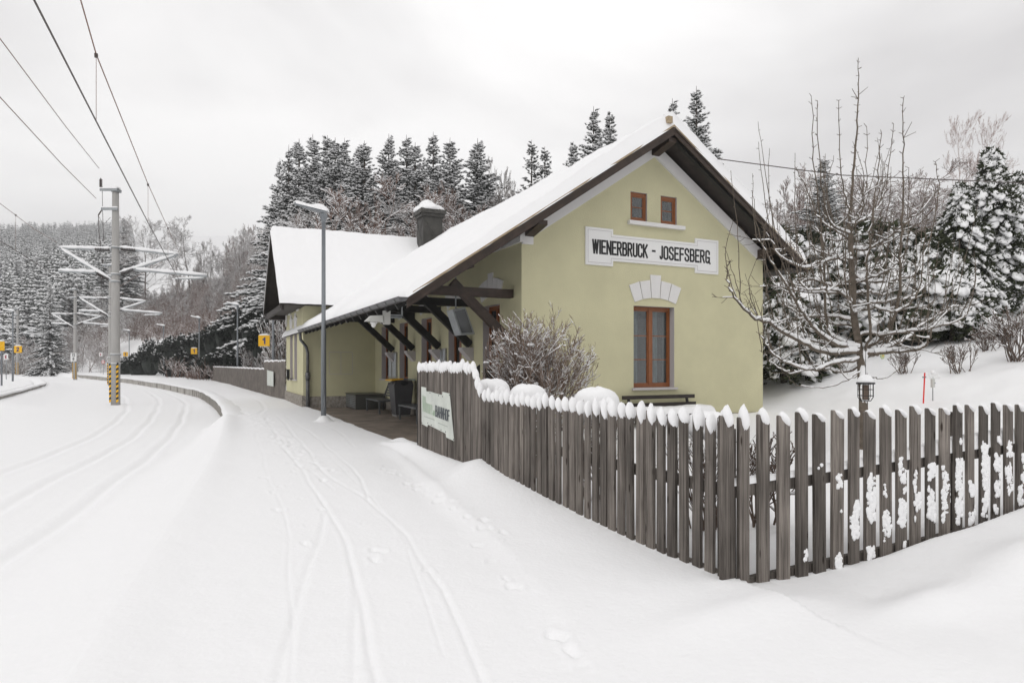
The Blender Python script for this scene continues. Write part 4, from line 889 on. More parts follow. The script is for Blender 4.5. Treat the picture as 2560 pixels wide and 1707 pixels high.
for i, (px, yt, Y, v) in enumerate(row):
    tree_at(px, yt, Y, SP[v], 12, 'spruce_tree', ('leftmost snowy spruce' if i == 0 else 'snowy spruce, %s from the left,' % ordn[i])+' in the row behind the wing roof', 'spruce tree', 'spruces in the row behind the wing roof', wid=(1.15+.12*(i % 3))*(.72 if i < 2 else 1))
solo = [(1329,350,50,3,'slim spruce left of its twin above the middle of the gable roof'),(1362,366,49,3,'slim spruce right of its twin above the middle of the gable roof'),(1433,354,46,1,'short spruce at the left of the trio near the roof ridge'),
        (1484,266,46,3,'tall spruce in the middle of the trio left of the roof ridge'),(1524,278,47,3,'slender spruce right of the tall one near the roof ridge'),(1681,246,45,3,'thin spruce tip right behind the roof ridge'),(1741,215,42,3,'tall spruce rising behind the right roof slope')]
for px, yt, Y, v, lab in solo: tree_at(px, yt, Y, SP[1 if v == 3 and px > 1400 else v], 12, 'spruce_tree', lab, 'spruce tree', 'spruces above the gable roof', wid=1.1)
tree_at(2060, 392, 34, SP[2], 12, 'spruce_tree', 'dark snowy spruce rising behind the apple tree beside the roof', 'spruce tree', wid=1.35)
tree_at(310, 541, 136, SP[0], 12, 'spruce_tree', 'dark spruce just right of the concrete mast on the skyline', 'spruce tree', wid=1.1)

# ---- left hillside: bare trees as individuals
BP = [bare_proto(21, 11, FORB, .017, 5, 5, .7, minr=.008, tr=.10), bare_proto(22, 10, FORB, .018, 5, 5, .8, minr=.008, tr=.10), bare_proto(23, 9, TWIGR, .015, 5, 5, .55, multi=3, up=.8, first=.12, tr=.05, minr=.008), bare_proto(24, 7, TWIGR, .018, 5, 5, .7, multi=4, first=.05, tr=.045, minr=.008), bare_proto(25, 12, FORB, .014, 5, 5, .55, up=.7, minr=.008, tr=.09)]
tree_at(483, 535, 130, BP[1], 9.2, 'bare_tree', 'broad bare tree on the skyline above the middle platform lamps', 'bare tree', wid=1.0)
tree_at(370, 540, 132, BP[0], 10, 'bare_tree', 'bare tree beside the dark skyline spruce right of the mast', 'bare tree', wid=1.0)
rg = random.Random(5); GH = 'bare trees on the slope left of the station'
def slope_tree(X, Y, v, h, wd=1.0):
    x, y = c2w(X, Y); g0 = gz(x, y); s = h/proto_h(BP[v])
    return plant('bare_tree', BP[v], (x, y, g0-.1), (s*wd, s*wd, s), rg.uniform(0, 6.28), 'leafless snow dusted tree in the wood on the slope behind the platform', 'bare tree', GH)
cnt = 0
while cnt < 165:
    Y = rg.uniform(64, 140); px = rg.uniform(200, 650)
    if cnt > 130: Y, px = rg.uniform(92, 150), rg.uniform(500, 690)
    X = (px-1280)/F_PX*Y; dbk = float(bank_d(np.array([X]), np.array([Y]))[0])
    if not 7 < dbk < 75: continue
    slope_tree(X, Y, rg.choice((0,1,2,2,4,4)), rg.uniform(4, 6) if dbk < 20 else (rg.uniform(8, 11.5) if cnt > 130 else rg.uniform(5.5, 8.5)), rg.uniform(.65, .9)); cnt += 1
for kk, (px, Y, h) in enumerate(((-10,175,17),(18,190,15),(42,168,16),(66,182,17),(92,172,15),(118,195,16),(143,176,14),(168,188,15),(196,180,13),(222,200,15),(248,185,13))):
    x, y = c2w((px-1280)/F_PX*Y, Y); v = 4+kk % 2; s_ = h/proto_h(SP[v]); plant('spruce_tree', SP[v], (x, y, gz(x, y)), (s_*1.1, s_*1.1, s_), rg.uniform(0,6.28), 'snow laden spruce at the foot of the far hill, '+('leftmost of eleven' if kk == 0 else ordn[kk]+' from the left'), 'spruce tree', 'spruces at the foot of the far hill')
tree_at(125, 700, 96, SP[4], 12, 'spruce_tree', 'bushy dark spruce overhanging the track bend beyond the second mast', 'spruce tree', wid=.95)
for (px, Y, v, h) in ((225,105,3,6),(250,112,2,8),(205,118,1,9),(180,125,3,7),(150,120,1,7),(270,108,3,6),(60,125,3,7),(95,110,3,5),(235,125,0,11),(290,110,1,8)):
    slope_tree((px-1280)/F_PX*Y, Y, v, h)

# ---- far forest: one mass
def far_forest():
    rng = np.random.default_rng(4); Vs = []; Fs = []; MI = []; nv = 0; tip = []
    n = 0; allT = []; allS = []; SRs = []
    for i in range(5200):
        Y = 126+445*rng.random()**.9; px = rng.uniform(-150, 330 if Y > 165 else 235); X = (px-1280)/F_PX*Y; x, y = c2w(X, Y); g0 = gz(x, y)
        if g0 < .1 or (Y < 165 and 1280+F_PX*X/Y > 150 and Y < 140): continue
        h = rng.uniform(10, 16); R = h*rng.uniform(.14, .19); lv = 9
        for l in range(lv):
            f = l/lv; z = g0+h*(.1+.9*f); r = R*(1-f)**.8+.15
            for b in range(4):
                a = rng.uniform(0, 6.28); c = np.array([x, y, z]); tipp = c+[math.cos(a)*r, math.sin(a)*r, -.10*h/lv-.3]
                sd = np.array([-math.sin(a), math.cos(a), 0])*r*.42
                allT += [c+[0,0,.3*h/lv], tipp+sd, tipp-sd]
                if rng.random() < .85: allS.append(c*.35+tipp*.65+[0,0,.12]); SRs.append((r*.36+.12, r*.36+.12, .2+.16*rng.random()))
    T = np.array(allT); V2, F2 = octa(np.array(allS), np.array(SRs)); F1 = np.arange(len(T)).reshape(-1,3)
    return npmesh('far_forest', np.concatenate([T, V2]), np.concatenate([F1, F2+len(T)]), [NEED, SNOW], np.concatenate([np.zeros(len(F1), int), np.ones(len(F2), int)]))
ff = link('far_forest', far_forest()); tag(ff, 'snow dusted conifer forest covering the far hill', 'forest', kind='stuff')

# ---- brush on the slope (low twigs reading as one mass)
def brush(name, n, place, h, mt, snow, seed):
    rng = np.random.default_rng(seed); segs = []
    for i in range(n):
        x, y = place(rng); g0 = gz(x, y); hh = h*rng.uniform(.5, 1.2)
        for k in range(7):
            a = rng.uniform(0, 6.28); ln = rng.uniform(.1, .6); d = (math.cos(a)*ln, math.sin(a)*ln, 1); grow(rng, (x+rng.normal(0,.3), y+rng.normal(0,.3), g0-.1), d, hh, .022, 1, segs, 4, .3, .1, 5, .6, .5)
    return link(name, seg_mesh(name, segs, mt, snow, n=3, minr=.012, rng=rng))
def pl1(rng):
    while True:
        Y = rng.uniform(50, 140); px = rng.uniform(190, 690); X = (px-1280)/F_PX*Y; d_ = float(bank_d(np.array([X]), np.array([Y]))[0])
        if 6 < d_ < 62: return c2w(X, Y)
tag(brush('undergrowth', 1700, pl1, 2.2, TWIGR, .018, 31), 'brownish leafless undergrowth covering the slope behind the platform', 'undergrowth', kind='stuff')
BS = [round_shrub_proto(k) for k in (1, 2)]
# ---- mid bushes between spruces and wing roof
for i, (px, yt, Y, v, wd, lab) in enumerate(((758,528,45,0,.45,'bare snowy bush behind the left end of the wing roof'),(812,530,43,3,.6,'bare snowy bush behind the wing roof by the tall lamp'),(850,520,42,1,1.2,'low bare shrub above the middle of the wing roof'),(930,500,44,2,1.1,'reddish bare bush left of the chimney'),(985,500,40,3,1.3,'bare snowy bush just behind the chimney'),(1050,480,46,0,1.2,'upright bare tree between chimney and spruces'),(1120,490,44,3,1.5,'dense bare bush right of the chimney'),(1160,465,46,2,1.1,'bare bush under the last spruce of the row'),(1215,440,47,4,.8,'thin bare saplings right of the spruce row'),(1250,455,47,4,.7,'sparse bare sapling near the gable roof line'),(1292,395,52,4,.55,'slender pale birch left of the twin spruces'))):
    tree_at(px, yt, Y, BS[0] if v == 9 else BP[v], 9, 'bare_bush', lab, 'bare bush', 'bare bushes behind the station roof', wid=wd)
# ---- right background: birches and red brush
BIR = mat('birch_twig', (.30, .21, .185), .9); BR = bare_proto(51, 12, BIR, 0, 5, 5, .55, up=.3, tr=.07, decay=.55, minr=.007)
tree_at(2392, 268, 60, BR, 11.5, 'birch_tree', 'thin pinkish birch on the hill, the taller of the two above the thuja', 'birch', wid=.55)
tree_at(2470, 272, 62, BR, 11.5, 'birch_tree', 'thin pinkish birch on the hill, the one on the right above the thuja', 'birch', wid=.5)
for (px, yt, Y, v, wd, lab) in ((2185,430,46,3,1.5,'dense reddish bare bush on the skyline behind the apple tree'),(2250,455,45,3,1.3,'reddish bare bush left of the big thuja skyline'),(2130,460,44,3,1.3,'reddish bare bush right of the dark spruce'),(1985,430,42,2,1.0,'bare bush between the roof edge and the dark spruce'),(1925,500,40,3,1.1,'bare bush just right of the roof slope'),(2310,540,44,2,1.1,'bare reddish shrub at the left shoulder of the big thuja')):
    tree_at(px, yt, Y, BP[v], 8.5, 'bare_bush', lab, 'bare bush', 'bare bushes on the right hill', wid=wd)

# ---- snow loaded thujas
def thuja_proto(seed, H, R, nclump, snow=.6, mt=NEED2, cl=.22):
    rng = np.random.default_rng(seed); tris = []; SC = []; SR = []
    mb = MB()
    for i in range(nclump):
        f = rng.random()**.8; z = H*(.03+.95*f); rad = R*(min(1, (1-f)*1.5)**.75)*(.9+.2*math.sin(5*f*3+seed)); a = rng.uniform(0, 6.28); lump = 1+.18*math.sin(3*a+z*1.3+seed)+.10*math.sin(7*a-2*z); r = rad*lump*rng.uniform(.60, 1.0)
        c = np.array([math.cos(a)*r, math.sin(a)*r, z]); o = np.array([math.cos(a), math.sin(a), .25])
        for k in range(16):
            d = o+rng.normal(0, .75, 3); d /= np.linalg.norm(d); ln = cl*rng.uniform(.5, 1.2); q = c+rng.normal(0, cl*.35, 3); w = np.cross(d, rng.normal(0,1,3)); w = w/np.linalg.norm(w)*ln*.22
            tris += [q-w, q+w, q+d*ln]
        if rng.random() < snow*(.85 if f > .1 else .3):
            rs = cl*rng.uniform(.25, 1.05); ph = rng.uniform(0, 6.28)
            s0 = len(mb.v)
            mb.ell(c+o*cl*.25+np.array([0,0,cl*.25]), (rs, rs, rs*.6), 8, 6, lambda t, p: .22*math.sin(2*t+ph)+.16*math.sin(5*t+2*ph+3*p))
            for j in range(s0, len(mb.v)):      # droop outwards
                v = mb.v[j]; dd = (v[0]-c[0])*o[0]+(v[1]-c[1])*o[1]; mb.v[j] = (v[0], v[1], v[2]-max(0, dd)*.9)
    T = np.array(tris).reshape(-1,3); cr = npmesh('crown', T, np.arange(len(T)).reshape(-1,3), [mt])
    sn = mb.mesh('snow_load', SNOW, True); core = MB()
    core.tube([(0,0,-.4),(0,0,H*.7),(0,0,H*.95)], [.12,.06,.02], 7)
    return core.mesh('trunk', TRUNK), cr, sn
TP = [thuja_proto(61, 6.5, 1.5, 1150, .72, cl=.20), thuja_proto(62, 3.6, 1.3, 620, .95, cl=.24), thuja_proto(63, 3.2, 1.5, 620, 1.0, cl=.26)]
nm3 = ('trunk','crown','snow_load')
tree_at(2478, 368, 24, TP[0], 6.5, 'thuja_tree', 'tall dark thuja heaped with snow at the right of the garden', 'thuja', wid=1.0, names=nm3)
tree_at(2400, 455, 22.5, TP[0], 6.5, 'thuja_tree', 'snow heaped thuja at the left foot of the tallest one', 'thuja', wid=.95, names=nm3)
tree_at(2545, 430, 27, TP[0], 6.5, 'thuja_tree', 'dark thuja behind the tallest one at the frame edge', 'thuja', wid=.95, names=nm3)
for (px, yt, Y, v, wd, lab) in ((1935,560,26,1,1.3,'snow covered conifer shrub directly behind the right roof corner'),(2010,575,24,2,1.2,'rounded snow covered shrub behind the left half of the apple tree'),(2085,560,23.5,1,1.2,'snow covered shrub right behind the apple trunk'),(2165,545,23.5,2,1.1,'broad snow covered shrub behind the middle of the apple tree'),(2245,555,22.5,1,1.2,'snow covered shrub behind the right half of the apple tree'),(2320,575,22,2,1.1,'snow heaped shrub next to the two thujas'),(2380,620,21,1,1.0,'low snow heaped shrub in front of the thujas'),(1960,720,21,2,1.1,'frosted low shrub beside the right wall corner')):
    tree_at(px, yt, Y, TP[v], 3.4, 'snowy_shrub', lab, 'snowy shrub', 'snow covered shrubs across the garden slope', wid=wd, names=nm3)

# ---- clipped evergreens and brush on the bank behind the platform
def hedge_proto(seed, n=420, R=1.0):
    rng = np.random.default_rng(seed); tris = []; SC = []; SR = []
    for i in range(n):
        u = rng.normal(0, 1, 3); u[2] = abs(u[2]); u /= np.linalg.norm(u); a = math.atan2(u[1], u[0]); lump = 1+.16*math.sin(3*a+seed)+.14*math.sin(5*a+4*u[2])
        c = u*R*lump*rng.uniform(.8, 1.0)
        for k in range(7):
            d = u+rng.normal(0, .8, 3); d /= np.linalg.norm(d); ln = rng.uniform(.06, .16); q = c+rng.normal(0,.05,3); w = np.cross(d, rng.normal(0,1,3)); w = w/np.linalg.norm(w)*ln*.45; tris += [q-w, q+w, q+d*ln]
        if u[2] > .5 and rng.random() < .35: SC.append(c+[0,0,.06]); SR.append((rng.uniform(.06,.16), rng.uniform(.06,.16), .05))
    T = np.array(tris).reshape(-1,3); V2, F2 = octa(np.array(SC), np.array(SR)); F1 = np.arange(len(T)).reshape(-1,3); mb = MB().ell((0,0,0), (R*.74,R*.74,R*.74), 14, 8, lambda t, p: .12*math.sin(3*t+seed))
    b = len(T)+len(V2); F3 = []; 
    for f in mb.f: F3 += [(f[0], f[1], f[2])]+([(f[0], f[2], f[3])] if len(f) == 4 else [])
    F3 = np.array(F3)+b
    return npmesh('foliage', np.concatenate([T, V2, np.array(mb.v)]), np.concatenate([F1, F2+len(T), F3]), [IVY, SNOW], np.concatenate([np.zeros(len(F1), int), np.ones(len(F2), int), np.zeros(len(F3), int)]))
HP = [hedge_proto(71), hedge_proto(72), hedge_proto(73)]
i = 0; EB = []
for (px, yc, wpx, hpx, Y) in ((318,915,45,45,88),(352,910,45,60,84),(378,888,40,80,82),(410,895,40,60,80),(430,872,45,55,78),(452,868,45,60,75),(470,900,45,70,73),(490,858,45,50,72),(512,865,40,60,70),(540,845,50,70,66),(565,828,50,80,64),(588,838,50,90,62),(612,815,55,100,58),(640,805,60,110,54),(660,850,60,120,50),(690,830,50,110,46),(520,915,60,50,64),(560,900,60,60,60),(625,900,70,70,52),(440,925,50,40,74)):
    p = at(px, yc, Y); s_ = wpx/F_PX*Y*.72; hz_ = hpx/F_PX*Y*.6; e = link('evergreen_bush', HP[i % 3], None, (p.x, p.y, p.z-.3*hz_)); e.scale = (s_, s_, hz_); e.rotation_euler = (0, 0, i*1.7)
    tag(e, 'dark evergreen bush on the bank behind the platform, number %d counted from the far end' % 0, 'evergreen bush', 'evergreen bushes on the bank behind the platform'); EB.append((px, e)); i += 1
EB.sort(key=lambda q_: q_[0])
near_ = {0: 'leftmost', len(EB)-1: 'rightmost'}
for k, (px, e) in enumerate(EB): e['label'] = ('%s dark snow patched evergreen bush on the bank behind the platform' % near_[k]) if k in near_ else 'dark snow patched evergreen bush on the bank, %s' % ('%s from the left' % ordn[k] if k < 10 else '%s from the right' % ordn[len(EB)-1-k])
def pl2(rng): t = rng.random(); off = rng.uniform(-1.5, 2.0); return c2w(-40+t*31+.75*off, 77-t*38+.66*off)
tag(brush('brushwood', 150, pl2, 1.7, TWIGR, .02, 32), 'reddish brown brushwood at the foot of the bank behind the platform', 'brushwood', kind='stuff')
for (px, yt, Y, v, wd, lab) in ((632,850,50,3,.55,'snowy bare shrub behind the board fence beside the track one sign'),(662,868,46,3,.5,'low snowy bare shrub above the taller board fence'),(705,770,38,3,.55,'snow laden bare bush behind the wing eave'),(598,880,60,3,.6,'small bare shrub left of the yellow sign post')):
    tree_at(px, yt, Y, BS[v % 2], 9, 'bare_bush', lab, 'bare bush', 'bare bushes behind the board fence', wid=.42)

# ------------------------------------------------------------------ apple tree
AY = 11.0
def ap(px, py, dy=0): return np.array(at(px, py, AY+dy))
def limb(segs, pts, r0, r1, k=5, jit=.012, seed=0):
    rng = np.random.default_rng(seed); pts = [np.array(p, float) for p in pts]; out_ = []
    P = [pts[0]]+pts+[pts[-1]]
    for i in range(1, len(P)-2):
        for j in range(k):
            t = j/k; a, b, c, d_ = P[i-1], P[i], P[i+1], P[i+2]
            out_.append(.5*((2*b)+(-a+c)*t+(2*a-5*b+4*c-d_)*t*t+(-a+3*b-3*c+d_)*t**3)+rng.normal(0, jit, 3))
    out_.append(pts[-1]); n = len(out_)-1
    for i in range(n): segs.append((*out_[i], *out_[i+1], r0+(r1-r0)*i/n, r0+(r1-r0)*(i+1)/n))
    return out_
tb = ap(2160, 1075); tb[2] = gz(tb[0], tb[1])-.1
tr_ = []; limb(tr_, [tb, ap(2158,990), ap(2150,885), ap(2136,800), ap(2130,680), ap(2126,560)], .075, .040, 5, .006, 1)
t2 = []; limb(t2, [ap(2126,560), ap(2130,480), ap(2136,400), ap(2143,320), ap(2146,230), ap(2146,145)], .026, .004, 5, .006, 2)
main = [([(2150,882),(2060,880),(1995,852),(1930,812),(1880,792),(1835,742),(1818,690),(1822,655)],-1.0,.036),
 ([(2146,872),(2085,860),(2030,815),(1995,765),(1962,705),(1920,640),(1890,590)],-.5,.034),
 ([(2150,900),(2095,905),(2030,925),(1965,905),(1925,875),(1900,835)],-1.3,.026),
 ([(2148,915),(2100,930),(2040,915),(1985,930),(1940,915),(1905,880)],.9,.022),
 ([(2152,884),(2220,882),(2285,876),(2320,856),(2335,815),(2385,762)],-.9,.036),
 ([(2156,875),(2215,868),(2262,850),(2300,815),(2340,790),(2395,765)],.8,.030),
 ([(2154,872),(2205,845),(2236,795),(2250,700),(2252,600),(2256,480),(2256,360),(2259,246)],-.7,.034),
 ([(2160,890),(2176,830),(2168,740),(2168,660),(2180,560),(2192,450),(2204,335)],-1.1,.026),
 ([(2146,870),(2075,838),(2062,745),(2058,650),(2048,520),(2036,400),(2028,240)],.7,.030),
 ([(2130,700),(2080,715),(2020,700),(1975,735),(1935,700),(1905,640)],1.1,.024),
 ([(2128,640),(2070,650),(2010,672),(1950,640),(1925,600),(1905,560)],-.6,.022),
 ([(2132,690),(2180,705),(2235,700),(2290,680),(2325,600),(2345,480),(2338,405)],1.0,.022),
 ([(2130,625),(2180,620),(2225,590),(2260,560),(2300,530),(2340,480)],-.5,.020),
 ([(2128,600),(2085,575),(2050,545),(2020,480),(1990,420)],.4,.020),
 ([(2130,560),(2165,545),(2200,510),(2220,440),(2234,310)],.8,.018),
 ([(2128,585),(2080,560),(2060,500),(2050,400),(2044,253)],-.5,.018),
 ([(2128,540),(2110,480),(2100,400),(2097,252)],-.3,.014),
 ([(2132,800),(2070,790),(2010,790),(1960,760),(1930,700)],1.4,.022),
 ([(2134,780),(2190,770),(2240,780),(2290,740),(2310,640),(2318,540)],-1.3,.022),
 ([(2134,760),(2100,730),(2060,725),(2010,720),(1985,650),(1975,560)],-1.2,.020),
 ([(2132,735),(2175,730),(2215,735),(2250,690),(2270,620)],1.4,.020)]
tw = []; allp = []; rngA = np.random.default_rng(77)
for i, (pl, dy, r) in enumerate(main):
    n = len(pl); L3 = [ap(a, b, dy*min(1, (j/(n-1))*1.4)) for j, (a, b) in enumerate(pl)]; o_ = limb(tw, L3, r, .005, 5, .010, 100+i); allp.append(o_)
for q_ in range(13):                           # further scaffold limbs all round the trunk
    a = q_*2.4+.3; z_ = 1.75+.20*q_*.9; L_ = rngA.uniform(1.0, 1.75)*(1.05-.03*q_); b = np.array(ap(2150-q_*1.8, 890)); b[2] = z_; up_ = rngA.uniform(.25, .5)
    c_ = np.array([math.cos(a), math.sin(a), 0]); allp.append(limb(tw, [b, b+c_*L_*.35+[0,0,.02], b+c_*L_*.7+[0,0,up_*.35], b+c_*L_*.95+[0,0,up_*1.1], b+c_*L_*1.02+[0,0,up_*1.1+rngA.uniform(.5,1.1)]], .024-.0008*q_, .004, 5, .010, 300+q_))
for o_ in allp:                               # upright water shoots, side twigs and short spurs
    n = len(o_)
    for j in range(3, n):
        f = j/n; p = o_[j]; dd = o_[j]-o_[j-1]; dd /= np.linalg.norm(dd)+1e-9
        if abs(dd[2]) < .75 and rngA.random() < .42:
            ln = rngA.uniform(.35, 1.25)*(1 if rngA.random() < .7 else 1.5); s0 = len(tw); sp = limb(tw, [p, p+np.array([rngA.normal(0,.06), rngA.normal(0,.06), ln*.5])+dd*.15*ln, p+np.array([rngA.normal(0,.08), rngA.normal(0,.08), ln])+dd*.22*ln], .0085, .003, 5, .006, int(rngA.integers(1e6)))
            for q in sp[2:-1]:
                if rngA.random() < .7: a = rngA.uniform(0, 6.28); l_ = rngA.uniform(.02, .055); tw.append((*q, *(q+np.array([math.cos(a)*l_, math.sin(a)*l_, l_*.3])), .004, .002))
        if abs(dd[2]) < .7 and rngA.random() < .55:
            a = rngA.uniform(0, 6.28); grow(rngA, p, (math.cos(a), math.sin(a), rngA.uniform(-.25,.6)), rngA.uniform(.25,.6), .008, 1, tw, 4, .35, .15, 4, .7, .5)
        for _ in range(2): a = rngA.uniform(0, 6.28); l_ = rngA.uniform(.03, .08); tw.append((*p, *(p+np.array([math.cos(a)*l_, math.sin(a)*l_, l_*.6])), .005, .003))
tipp = t2
for s in t2:
    for _ in range(2): a = rngA.uniform(0,6.28); l_ = rngA.uniform(.03,.08); q = np.array(s[0:3]); tw.append((*q, *(q+np.array([math.cos(a)*l_, math.sin(a)*l_, l_*.4])), .005, .003))
for (a, b, c, d_) in ((2146,238,2170,218),(2146,250,2130,222),(2259,345,2280,305),(2259,345,2290,330),(2146,245,2128,242)): tw.append((*ap(a,b), *ap(c,d_), .006, .004))
# drooping whips near the trunk foot
limb(tw, [ap(2150,930,-.6), ap(2095,960,-.6), ap(2035,968,-.6), ap(1990,960,-.6), ap(1965,935,-.6)], .010, .004, 5, .01, 5)
limb(tw, [ap(2165,935,-.5), ap(2190,945,-.5), ap(2215,945,-.5), ap(2245,925,-.5), ap(2300,880,-.5)], .010, .004, 5, .008, 6)
limb(tw, [ap(2095,905,-.7), ap(2115,945,-.7), ap(2150,935,-.7)], .009, .005, 5, .008, 7)
e = thing('apple_tree', tuple(tb), 'bare spreading apple tree with snow lined limbs and tall upright shoots in the garden', 'apple tree')
def sub(me, nm): o = link(nm, me, e, loc=-Vector(tb)); return o
sub(seg_mesh('trunk', tr_, BARK, 0, n=10), 'trunk'); sub(seg_mesh('leader', t2, BARK, 0, n=8), 'leader')
sub(seg_mesh('crown', tw, BARK, .0165, .004, n=6, minr=.0035, rng=rngA, snowfrac=.98, byr=1.55), 'crown')
m = MB(); 
for z, r, dx in ((0,.085,.02),(.30,.06,-.03),(.62,.05,.03)): m.ell(Vector(ap(2157,960))+Vector((-.03+dx,-.05,z-.12)), (r, r*.7, r*2.2), 12, 8, lambda t, p: .15*math.sin(3*t))
m.build('trunk_snow', SNOW, e, smooth=True)
# bird feeder cage hanging in front of the trunk
p = at(2164, 958, 9.6); fe_ = thing('bird_feeder', p, 'black wire cage bird feeder with a snow hat in front of the apple trunk', 'bird feeder')
m = MB(); m.tube([(0,0,-.012),(0,0,.012)], .125, 20); m.build('roof_plate', BLK, fe_, local=True)
m = MB()
for k in range(9):
    a = k*2*math.pi/9; m.tube([(math.cos(a)*.105,math.sin(a)*.105,-.01),(math.cos(a)*.105,math.sin(a)*.105,-.20),(math.cos(a)*.07,math.sin(a)*.07,-.255)], .004, 5)
for z, r in ((-.09,.107),(-.18,.107),(-.255,.07)):
    m.tube([(math.cos(t*math.pi/8)*r, math.sin(t*math.pi/8)*r, z) for t in range(17)], .004, 5, caps=False)
m.build('cage', BLK, fe_, local=True)
m = MB(); m.tube([(0,0,-.24),(0,0,-.02)], .045, 10); m.build('seed_tube', TWIG, fe_, local=True)
m = MB(); m.ell((0,0,.0), (.115,.115,.13), 16, 10, lambda t, p: .06*math.sin(3*t), flat=.012); m.build('snow_hat', SNOW, fe_, local=True, smooth=True)
m = MB(); m.tube([(0,0,.10),(.0,.0,.55)], .004, 5); m.build('hanging_wire', BLK, fe_, local=True)

# ------------------------------------------------------------------ rounded bush and garden things
def round_bush(loc, R, H, seed, nst=46, depth=3, kids=5, mt=TWIG, snow=.012, minr=.0045, sf=.55):
    rng = np.random.default_rng(seed); segs = []
    for k in range(nst):
        a = rng.uniform(0, 6.28); el = rng.uniform(.05, 1.25); dx, dy = math.cos(a)*el*.8*R, math.sin(a)*el*.8*R; b = (rng.normal(0,.10), rng.normal(0,.10), 0)
        grow(rng, b, (dx, dy, H*.6), H*rng.uniform(.56,.74), .013, depth, segs, 5, .28, .35, kids, .55, .52, .3, .62, .08)
    S = [s for s in segs if ((s[3]/(R*1.02))**2+(s[4]/(R*1.02))**2+((s[5]-H*.48)/(H*.55))**2) < 1.0+.12*math.sin(s[3]*9)]
    return S, seg_mesh('branches', S, mt, snow, n=4, minr=minr, rng=rng, snowfrac=sf)
bp = at(1345, 990, 10.9); bl = (bp.x, bp.y, gz(bp.x, bp.y)); BUSHM = mat('bush_twig', (.25, .185, .145), .85, var=.35, vscale=4); S_, me = round_bush(bl, 1.0, 2.5, 91, nst=60, snow=.009, minr=.0030, sf=.40, mt=BUSHM)
e = thing('round_bush', bl, 'round leafless bush flecked with snow against the left corner of the facade', 'bush'); link('branches', me, e)
m = MB(); rg2 = random.Random(3)
for s in rg2.sample(S_, 620):
    if s[6] < .002 or s[5] > 2.15 : continue
    ph = rg2.uniform(0, 6.28); r = rg2.uniform(.014, .048); m.ell((s[3], s[4], s[5]+.01), (r*1.35, r*1.1, r*.55), 8, 5, lambda t, p: .25*math.sin(2*t+ph)+.2*math.sin(3*t+2*ph))
m.build('snow_clumps', SNOW, e, smooth=True, local=True)
def mound(s, t, zt, r, lab, rz_=.40):
    g0 = gz(s, t); e = thing('snow_covered_plant', (s, t, g0), lab, 'snowy plant', 'snow humps behind the picket fence')
    rng = np.random.default_rng(int(abs(t)*1000)); sg = []
    for k in range(26): a = rng.uniform(0, 6.28); grow(rng, (rng.normal(0,.08), rng.normal(0,.08), -.1), (math.cos(a)*.12, math.sin(a)*.12, 1), (zt-g0)*.85, .010, 1, sg, 4, .3, .1, 4, .5, .4)
    link('stems', seg_mesh('stems', sg, TWIG, .01, n=4), e)
    m = MB()
    for q_ in range(3): m.ell((r*.12*math.sin(q_*2+t), r*(.7*(q_-1)), zt-g0-rz_*.55-.035*abs(q_-1)-.02*q_), (r*.5, r*.55, rz_*.42), 14, 8, lambda a, p: .07*math.sin(3*a+t+q_), flat=-rz_*.28)
    m.ell((0, 0, zt-g0-rz_*.55), (r*.9, r*.95, rz_*.55), 20, 12, lambda a, p: .05*math.sin(3*a+t)+.03*math.sin(5*a+s)+.10*math.sin(2*abs(p))**2, flat=-rz_*.30); m.build('snow_hump', SNOW, e, smooth=True, local=True)
mound(-2.45, -3.85, 1.40, .30, 'large snow hump right of the tall fence end'); mound(-2.5, -5.15, 1.355, .28, 'snow hump in the middle of the left fence run'); mound(-2.5, -6.80, 1.37, .28, 'snow hump in front of the garden bench'); mound(-2.35, -8.35, 1.20, .20, 'small snow hump on a stub beside the fence corner post', .22)
def twiggy(loc, R, H, seed, lab, nst=14, snow=.01, mt=TWIG, minr=.005):
    S_, me = round_bush(loc, R, H, seed, nst, 2, 5, mt, snow, minr, .5); e = thing('small_shrub', loc, lab, 'shrub', 'small bare shrubs in the garden'); link('branches', me, e); return e
def gpick(px, py, y0=8.):
    Y = y0
    while Y < 60:
        p = at(px, py, Y)
        if gz(p.x, p.y) >= p.z: return (p.x, p.y, gz(p.x, p.y))
        Y += .05
    return tuple(p)
def gl(px, Y): x, y = c2w((px-1280)/F_PX*Y, Y); return (x, y, gz(x, y))
twiggy(gl(1925, 5.9), .34, .95, 93, 'twiggy plant close behind the fence slats by the corner')
twiggy(gpick(2395,935), .5, .95, 94, 'small bare shrub on the slope above the red stake')
twiggy(gpick(2255,935), .5, .8, 95, 'small bare shrub under the snow heaped conifers')
twiggy(gpick(2540,905), 1.0, 1.5, 96, 'wide arching bare shrub at the edge below the thujas', nst=26, snow=.018, minr=.007)
twiggy(gpick(2470,880), .7, .9, 97, 'arching bare shrub left of the wide one on the slope', nst=18, snow=.014, minr=.006)
# red stake and small instrument box
p0 = gpick(2308, 1008); e = thing('marker_stake', p0, 'red marker stake standing in the garden snow', 'stake'); MB().tube([(0,0,-.1),(.06,0,.72)], .016, 8).build('pole', RED, e, local=True); MB().box(-.02,.10,-.012,.012,.60,.63).build('clamp', GALV, e, local=True)
p0 = gpick(2332, 1000); e = thing('instrument_post', p0, 'small grey tube with two sign plates beside the red stake', 'instrument')
MB().tube([(0,0,-.1),(0,0,.55)], .012, 6).build('pole', GALV, e, local=True); MB().tube([(0,0,.30),(0,0,.50)], .045, 12).build('tube', CAMW, e, local=True)
MB().box(-.16,.16,-.02,-.01,.56,.62).build('plate', SIGNW, e, local=True); MB().box(-.13,.26,-.008,.002,.50,.545).build('plate', SIGNW, e, local=True); MB().ell((.0,-.0,.66),(.05,.05,.05),10,6).build('snow_cap', SNOW, e, smooth=True, local=True)
